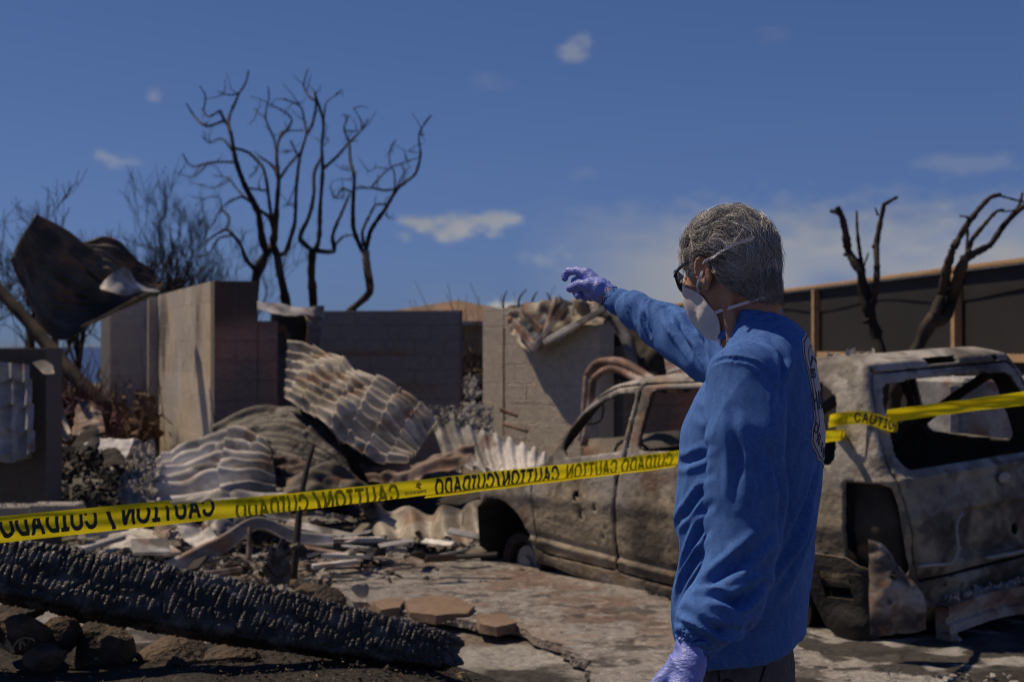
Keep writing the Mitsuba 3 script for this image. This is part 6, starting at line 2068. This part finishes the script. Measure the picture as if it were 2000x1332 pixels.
Z1 = (330, 120)
ta = thing('burned_tree', 'bare black burned tree with wide left branches, leftmost of the big group', 'tree')
l_ = 'limb'
traced(ta, [
    ('trunk', [(425, 2040), (436, 1500), (440, 1240), (455, 1110), (500, 1010), (535, 965)], 30, 24, None), ('trunk', [(640, 2040), (628, 1500), (615, 1290), (595, 1180), (572, 1070), (560, 1000), (540, 955)], 26, 20, None),
    (l_, [(505, 1000), (480, 900), (465, 790), (400, 660), (345, 510), (318, 360), (285, 300), (262, 255)], 20, 7, None), (l_, [(318, 370), (315, 280), (350, 200), (365, 165), (400, 110), (412, 50)], 10, 4, None),
    (l_, [(288, 308), (200, 340), (120, 270), (90, 220)], 8, 4, None), (l_, [(262, 258), (205, 290), (180, 250), (190, 180), (160, 130)], 6, 3, None), (l_, [(358, 170), (310, 175), (250, 155)], 5, 2, None),
    (l_, [(348, 525), (200, 530), (125, 550), (70, 480)], 8, 3, None), (l_, [(205, 528), (120, 605), (20, 570)], 5, 2, None), (l_, [(328, 465), (265, 400), (210, 425), (170, 385)], 7, 3, None),
    (l_, [(418, 730), (350, 660), (310, 610), (230, 595)], 7, 3, None), (l_, [(312, 622), (230, 660), (100, 625)], 4, 2, None), (l_, [(410, 720), (370, 705), (270, 765), (215, 870), (165, 825)], 7, 3, None),
    (l_, [(270, 768), (265, 710), (210, 705), (130, 755)], 4, 2, None), (l_, [(270, 770), (315, 815), (300, 878)], 6, 6, None),
    (l_, [(455, 1090), (400, 1030), (370, 950), (320, 890), (300, 875), (170, 960)], 14, 4, None), (l_, [(325, 905), (260, 920), (210, 1000), (120, 1018)], 7, 3, None), (l_, [(370, 950), (400, 890), (450, 875)], 3, 1.5, None),
    (l_, [(340, 452), (415, 475), (490, 555), (510, 640), (525, 760), (540, 850)], 7, 10, None), (l_, [(412, 660), (510, 675)], 5, 5, None), (l_, [(462, 770), (520, 810), (545, 880)], 9, 12, None), (l_, [(420, 600), (460, 560), (440, 545)], 5, 3, None),
    (l_, [(540, 965), (555, 850), (565, 700), (570, 610), (535, 540), (470, 495)], 20, 5, None), (l_, [(570, 615), (575, 400), (640, 300), (605, 265), (530, 230)], 10, 4, None),
    (l_, [(560, 590), (560, 480), (545, 400), (500, 290), (520, 180), (515, 130)], 8, 3, None), (l_, [(500, 295), (440, 245)], 4, 2, None), (l_, [(575, 400), (590, 365), (700, 360)], 6, 4, None),
    (l_, [(560, 1010), (600, 1000), (620, 960), (655, 840), (660, 700), (685, 480), (715, 380), (700, 290), (690, 240), (590, 195)], 13, 4, None), (l_, [(715, 382), (745, 330), (765, 230), (760, 160)], 9, 5, None),
    (l_, [(575, 612), (620, 545), (680, 480)], 8, 7, None), (l_, [(690, 245), (660, 200)], 4, 2, None), (l_, [(655, 755), (620, 745), (585, 760)], 4, 2, None), (l_, [(620, 745), (640, 690)], 3, 2, None), (l_, [(672, 490), (640, 430), (640, 415)], 6, 4, None), (l_, [(650, 470), (590, 460)], 3, 2, None),
], Z1, 2.665, 22.0, 'burned_bark', twigs=2, seed=2)
tb_ = thing('burned_tree', 'bare burned tree with a straight single trunk forking low, middle of the big group', 'tree')
traced(tb_, [
    ('trunk', [(760, 2040), (755, 1500), (752, 1300), (748, 1200), (740, 1100), (748, 975)], 24, 22, None), (l_, [(745, 985), (720, 965), (680, 925), (720, 830), (755, 680), (755, 580), (790, 505)], 14, 7, None),
    (l_, [(752, 990), (772, 960), (785, 800), (800, 560), (795, 430), (805, 320), (770, 200), (755, 155)], 14, 5, None), (l_, [(770, 205), (735, 190), (700, 120), (722, 40)], 7, 3, None), (l_, [(805, 320), (815, 220), (880, 170)], 5, 2, None),
    (l_, [(808, 555), (880, 490), (940, 420), (1000, 360), (1035, 300)], 9, 4, None), (l_, [(938, 422), (910, 350), (940, 280)], 6, 3, None), (l_, [(915, 362), (985, 365)], 4, 3, None), (l_, [(1000, 360), (1000, 310), (960, 245)], 5, 2, None),
    (l_, [(797, 440), (825, 420), (825, 390)], 4, 2, None), (l_, [(755, 985), (800, 990), (860, 990), (850, 920), (880, 830), (940, 690)], 14, 6, None), (l_, [(858, 965), (910, 910), (960, 905)], 6, 4, None),
], Z1, 2.665, 22.6, 'burned_bark', twigs=2, seed=4)
tc_ = thing('burned_tree', 'bare burned tree with a bent pale scorched trunk leaning right, rightmost of the big group', 'tree')
traced(tc_, [
    ('trunk', [(860, 2040), (885, 1500), (925, 1320), (970, 1275), (1045, 1205), (1035, 1100), (1022, 990)], 26, 20, 'scorched_bark'), (l_, [(1015, 1000), (1005, 985), (960, 870), (960, 690), (965, 600), (945, 530), (940, 425)], 13, 7, None),
    (l_, [(1022, 995), (1050, 880), (1130, 760), (1190, 660), (1280, 590), (1310, 480), (1300, 380), (1340, 310), (1365, 280)], 14, 4, None), (l_, [(1015, 960), (1005, 890), (1050, 790), (1080, 745), (1135, 745)], 9, 5, None),
    (l_, [(1185, 665), (1120, 672), (1060, 660), (965, 660)], 6, 5, None), (l_, [(1050, 660), (1110, 590), (1160, 550), (1300, 500)], 6, 3, None), (l_, [(1175, 660), (1170, 570), (1150, 540), (1155, 440), (1185, 405)], 5, 2, None),
    (l_, [(1190, 650), (1230, 570), (1260, 550)], 5, 2, None), (l_, [(1308, 475), (1245, 470)], 3, 2, None), (l_, [(1300, 385), (1328, 380)], 4, 3, None), (l_, [(960, 690), (900, 660), (870, 710), (835, 650)], 6, 3, None), (l_, [(900, 662), (910, 710), (850, 710)], 4, 3, None),
    (l_, [(950, 570), (900, 560), (860, 535)], 3, 2, None), (l_, [(1120, 785), (1140, 815), (1175, 820)], 3, 2, None), (l_, [(1140, 560), (1080, 555), (1030, 580)], 3, 2, None), (l_, [(955, 620), (900, 610)], 3, 2, None),
], Z1, 2.665, 21.6, 'burned_bark', twigs=2, seed=6)
Z2 = (1580, 360)
te = thing('burned_tree', 'thick lopped burned trunk forking in a V above the car roof, behind the man', 'tree')
traced(te, [
    ('trunk', [(600, 2480), (580, 1800), (560, 1420), (530, 1260), (480, 1060), (430, 900), (395, 760), (375, 610)], 52, 40, None), (l_, [(378, 640), (330, 560), (285, 480), (265, 350), (240, 240), (205, 165)], 36, 20, None), (l_, [(235, 225), (200, 205), (155, 192)], 16, 12, None), (l_, [(295, 515), (250, 508)], 16, 12, None),
    (l_, [(385, 600), (365, 470), (350, 330), (345, 190)], 18, 8, None), (l_, [(440, 930), (485, 760), (492, 600), (490, 420), (520, 260), (545, 140)], 28, 18, None), (l_, [(538, 150), (590, 120), (640, 92)], 14, 11, None), (l_, [(500, 225), (480, 172)], 9, 5, None), (l_, [(395, 600), (430, 500)], 8, 6, None),
    (l_, [(478, 470), (460, 440)], 12, 8, None), (l_, [(440, 980), (400, 1000)], 22, 14, None),
], Z2, 3.7, 13.2, 'burned_bark', wander=.25, twigs=0, seed=8, lumps=.2)
tf = thing('burned_tree', 'thick burned tree leaning right with long lopped branches, at the right by the fence', 'tree')
traced(tf, [
    ('trunk', [(560, 2520), (590, 1900), (650, 1420), (760, 1230), (830, 1080), (905, 950)], 55, 52, None), (l_, [(890, 970), (960, 800), (990, 640), (1040, 470), (1090, 380), (1160, 270), (1230, 180), (1320, 90), (1390, 75)], 42, 16, None), (l_, [(1110, 360), (1150, 240), (1090, 230)], 11, 7, None),
    (l_, [(900, 990), (960, 980), (1030, 850), (1080, 660), (1130, 530)], 46, 38, None), (l_, [(1128, 540), (1230, 480), (1310, 440), (1400, 310), (1490, 210), (1570, 150)], 30, 19, None), (l_, [(1150, 505), (1180, 400), (1280, 280), (1370, 190), (1405, 188)], 20, 13, None), (l_, [(1138, 500), (1150, 330)], 13, 10, None),
    (l_, [(1385, 85), (1480, 110), (1560, 130)], 9, 7, None), (l_, [(1390, 195), (1480, 190), (1540, 150)], 7, 6, None), (l_, [(1300, 440), (1320, 455)], 18, 12, None), (l_, [(1490, 215), (1530, 130), (1545, 60)], 14, 9, None), (l_, [(900, 960), (860, 990), (830, 1010)], 22, 12, None),
], Z2, 3.7, 12.6, 'burned_bark', wander=.25, twigs=0, seed=10, lumps=.2)


# ---- fine leafless trees far behind
def twiggy(base, height, r, spread=.55, levels=5, r0=.09, lean=(0, 0), fork=(2, 4), thick=1.0):
    """A leafless tree of up-curving twigs as (trunk mesh, crown mesh)."""
    trunk, crown = [], []

    def grow(p, d, L, rad, lev):
        k = 5
        pts = [p]
        for _ in range(k):
            d = d + r.normal(0, .16, 3) + np.array([0, 0, .10 if lev else .02])
            d /= np.linalg.norm(d)
            pts.append(pts[-1] + d * L / k)
        rr = np.linspace(rad, rad * .68, k + 1)
        (trunk if lev == 0 else crown).append(tube(pts, rr, 7 if lev == 0 else 4 if lev < 3 else 3, cap=lev < 2))
        if lev >= levels:
            return
        for _ in range(r.integers(*fork) + (lev < 2)):
            e = d + r.normal(0, spread, 3) * [1, 1, .5] + [0, 0, .25]
            e /= np.linalg.norm(e)
            j = r.integers(2, k + 1) if lev else r.integers(3, k + 1)
            grow(pts[j], e, L * r.uniform(.62, .86), max(rr[j] * r.uniform(.55, .75), .006 * thick), lev + 1)
    grow(np.asarray(base, float), np.array([lean[0], lean[1], 1.0]), height * .30, r0, 0)
    return cat_(trunk), cat_(crown)


r_ = rng(90)
for k, (u, d, h, v0, lab, sp) in enumerate((
        (250, 24, 3.9, 760, 'fine leafless tree with a dense twig crown behind the big curled sheet', .62), (335, 26, 2.9, 700, 'small leafless tree just left of the big burned trees', .5), (60, 25, 3.4, 770, 'leafless tree with tangled twigs left of the big curled sheet', .6),
        (-20, 22, 3.0, 770, 'leafless tree cut by the left edge of the view', .6), (130, 28, 3.2, 760, 'leafless tree between the curled sheet and the doorway wall', .6), (180, 21, 2.1, 800, 'low leafless tree under the curled sheet', .6), (215, 30, 3.6, 760, 'fine leafless tree far behind, just right of the big curled sheet top', .55), (292, 27, 3.2, 740, 'leafless tree between the dense twig crown and the big burned trees', .5), (20, 28, 4.0, 770, 'tall thin leafless tree at the far left edge', .6))):
    b = P(u, v0, d)
    b[2] = float(ground_height(b[0], b[1])) - .1
    key = thing('leafless_tree', lab, 'tree')
    tr, cr = twiggy(b, h + 1.9, r_, sp, 6, .085, fork=(2, 4), thick=1.0)
    put(tr, 'twig_bark', key, 'trunk', smooth=True)
    put(cr, 'twig_bark', key, 'crown', smooth=True, kind='stuff')
for k, (u, d, h, v0, lab) in enumerate(((1265, 34, 2.6, 700, 'thin leafless tree seen between the hand and the head of the person'), (1225, 30, 2.0, 700, 'small leafless shrub just right of the pointing hand'), (1090, 30, 1.8, 720, 'leafless shrub above the hanging rusty roof'))):
    b = P(u, v0, d)
    b[2] = float(ground_height(b[0], b[1])) - .1
    key = thing('leafless_tree', lab, 'tree')
    tr, cr = twiggy(b, h + 1.5, r_, .55, 4, .08, thick=1.6)
    put(tr, 'twig_bark', key, 'trunk', smooth=True)
    put(cr, 'twig_bark', key, 'crown', smooth=True, kind='stuff')
single('fallen_trunk', tube(spline([P(-60, 500, 17.5), P(20, 590, 17.2), P(90, 670, 16.9), P(150, 740, 16.6), P(205, 800, 16.4)], 30), np.linspace(.06, .10, 30), 8, lump=.15), 'burned_bark', 'dark slanting tree trunk leaning down to the doorway wall at the left', 'trunk', smooth=True)
mat('brown_scrub', lambda p, n, uv: mix((.035, .024, .018), (.17, .11, .07), fbm(p.x * 6, p.y * 6, p.z * 6, 3)), .9)
mat('pink_scrub', lambda p, n, uv: mix((.05, .025, .03), (.14, .07, .085), fbm(p.x * 6, p.y * 6, p.z * 6, 3)), .9)


def scrub(c, size, n, r, m, lab):
    base = np.asarray(c, float)
    ms = []
    for _ in range(n):
        p = base + r.normal(0, 1, 3) * np.array(size) * [.4, .4, .02]
        p[2] = base[2] - size[2] * .5
        d = r.normal(0, .5, 3) + [0, 0, 1.1]
        L = size[2] * r.uniform(.5, 1.1)
        q = p + d / np.linalg.norm(d) * L * .55
        ms.append(tube([p, q, q + (d + r.normal(0, .6, 3)) * L * .3], [.012, .008, .004], 3, cap=False))
        for _ in range(5):
            t = p + (q - p) * r.uniform(.2, 1.2) + r.normal(0, .06, 3)
            a = r.normal(0, .07, 3)
            b_ = r.normal(0, .07, 3)
            ms.append(trimesh.Trimesh([t, t + a, t + b_], [[0, 1, 2]], process=False))
    single('scorched_shrub', cat_(ms), m, lab, 'shrub', kind=None)


r_ = rng(93)
scrub(P(930, 720, 21.5), (.9, .5, 1.5), 260, r_, 'brown_scrub', 'brown scorched shrub filling the gap between the grey wall and the pale wall')
scrub(P(110, 795, 17.5), (1.6, .8, .8), 240, r_, 'brown_scrub', 'brown scorched shrub low behind the dark wall stub')
scrub(P(128, 790, 15.8), (.6, .5, .7), 150, r_, 'pink_scrub', 'dull pink shrub behind the dark wall stub')
scrub(P(175, 800, 18.5), (1.4, .8, 1.1), 200, r_, 'brown_scrub', 'dark dry shrub beside the doorway wall')
scrub(P(30, 760, 19.5), (2.4, .8, 1.1), 260, r_, 'brown_scrub', 'brown scorched scrub at the far left edge')

# ------------------------------------------------------------------ the tall fence at the right
mat('fence_wood', lambda p, n, uv: mix((.30, .19, .10), (.45, .31, .18), fbm(p.x * 3, p.y * 3, p.z * 12, 3)), .8)
scene['fence_cloth'] = {'type': 'twosided', 'bsdf': {'type': 'principled', 'base_color': mikit.proc(lambda p, n, uv: mix((.011, .011, .012), (.024, .023, .023), fbm(p.x * .9, p.y * .9, p.z * 1.4, 3))), 'roughness': .7, 'specular': .3}}
fence = thing('site_fence', 'tall black cloth fence on a wooden frame behind the burned car at the right', 'fence')
fa, fb_ = np.array([3.55, 33.0]), np.array([6.30, 9.2])
ux = (fb_ - fa) / np.linalg.norm(fb_ - fa)
LF = np.linalg.norm(fb_ - fa)
nf = np.array([-ux[1], ux[0]])
nf = nf if nf[0] < 0 else -nf
FZ = 2.43


def fp(s, z, o=0.0):
    q = fa + ux * s + nf * o
    return np.array([q[0], q[1], z])


def s_at(u):
    k = (u - 1000) / FOCAL
    return (k * fa[1] - fa[0]) / (ux[0] - k * ux[1])


posts = [s_at(1340), s_at(1480), s_at(1593), s_at(1868), s_at(2150)]
posts = [p for p in posts if 0 < p < LF] + [.1]
for s in sorted(posts):
    put(frame_box(fp(s, -.5), fp(s, FZ - .05), .10, .10, up=(ux[0], ux[1], 0)), 'fence_wood', fence, 'post')
ss = sorted(posts) + [LF]
for a, b in zip(ss[:-1], ss[1:]):
    put(frame_box(fp(a, FZ + .0), fp(b - .004, FZ + .0), .12, .05), 'fence_wood', fence, 'top_rail')
    put(frame_box(fp(a + .06, 1.36, -.02), fp(b - .06, 1.36, -.02), .05, .09), 'fence_wood', fence, 'rail')
    n_ = 40
    q, t = np.meshgrid(np.linspace(a, b - .01, n_), np.linspace(-.5, FZ - .03, 16), indexing='ij')
    X = np.stack([fa[0] + ux[0] * q, fa[1] + ux[1] * q, t], -1)
    X[..., :2] -= nf * (.07 + .03 * (meshkit.fbm(np.stack([q, t, 0 * q], -1) * .9, 3, 2) - .5))[..., None]
    put(sheet(X, .004), 'fence_cloth', fence, 'cloth', smooth=True)
    q, t = np.meshgrid(np.linspace(a, b - .01, n_), np.linspace(FZ - .34, FZ - .03, 6), indexing='ij')
    X = np.stack([fa[0] + ux[0] * q, fa[1] + ux[1] * q, t - .05 * np.sin(q * 1.3) * (t < FZ - .3)], -1)
    X[..., :2] -= nf * .045
    put(sheet(X, .004), 'fence_cloth', fence, 'cloth_hem', smooth=True)

# ------------------------------------------------------------------ a spared house far behind the grey wall
house = thing('house', 'far house with a tan hip roof behind the grey wall', 'house')
mat('roof_tan', lambda p, n, uv: mix((.16, .105, .07), (.21, .145, .10), fbm(p.x * 1.5, p.y * 1.5, p.z * 4, 3)) * (.75 + .4 * cell_rand(dr.floor(p.x * 3), dr.floor(p.z * 5))), .9)
mat('house_wall', (.20, .16, .125), .85)
hd = 44.0
c = P(893, 640, hd)
zr, ze = P(893, 588, hd)[2], P(893, 630, hd)[2]
w_, d_ = 2.55, 2.4
xa, xb, ya, yb2 = P(676, 630, hd)[0], P(1085, 630, hd)[0], hd - 2.2, hd + 3.5
ym = (ya + yb2) / 2
xm = c[0]
hv_ = np.array([[xa - .3, ya - .3, ze], [xb + .3, ya - .3, ze], [xb + .3, yb2 + .3, ze], [xa - .3, yb2 + .3, ze], [xm, ym - .6, zr + .03], [xm, ym + .6, zr + .03]])
lowr = hv_[:4] - [0, 0, .12]
put(tm(np.vstack([hv_, lowr]), [[0, 1, 4], [1, 2, 5], [1, 5, 4], [2, 3, 5], [3, 0, 4], [3, 4, 5], [6, 7, 1], [6, 1, 0], [7, 8, 2], [7, 2, 1], [8, 9, 3], [8, 3, 2], [9, 6, 0], [9, 0, 3], [6, 8, 7], [6, 9, 8]]), 'roof_tan', house, 'roof')
hz = float(ground_height(xm, hd)) - .6
put(pose(trimesh.creation.box((xb - xa, yb2 - ya, ze - .12 - hz)), (xm * 0 + (xa + xb) / 2, ym, (ze - .12 + hz) / 2)), 'house_wall', house, 'wall')
put(frame_box([xa - .35, ya - .38, ze - .06], [xb + .35, ya - .38, ze - .06], .10, .13), 'slate_metal', house, 'gutter')
for x in np.linspace(xa + .7, xb - .7, 3):
    k = part_key(house, 'window')
    scene[k] = mikit.ply(pose(box((.8, .06, .9)), (x, ya - .035, ze - 1.0)), 'fence_wood')
    put(pose(box((.68, .02, .78)), (x, ya - .075, ze - 1.0)), 'dark_lens', k, 'pane')

scene = {k: v for k, v in scene.items() if v is not None}
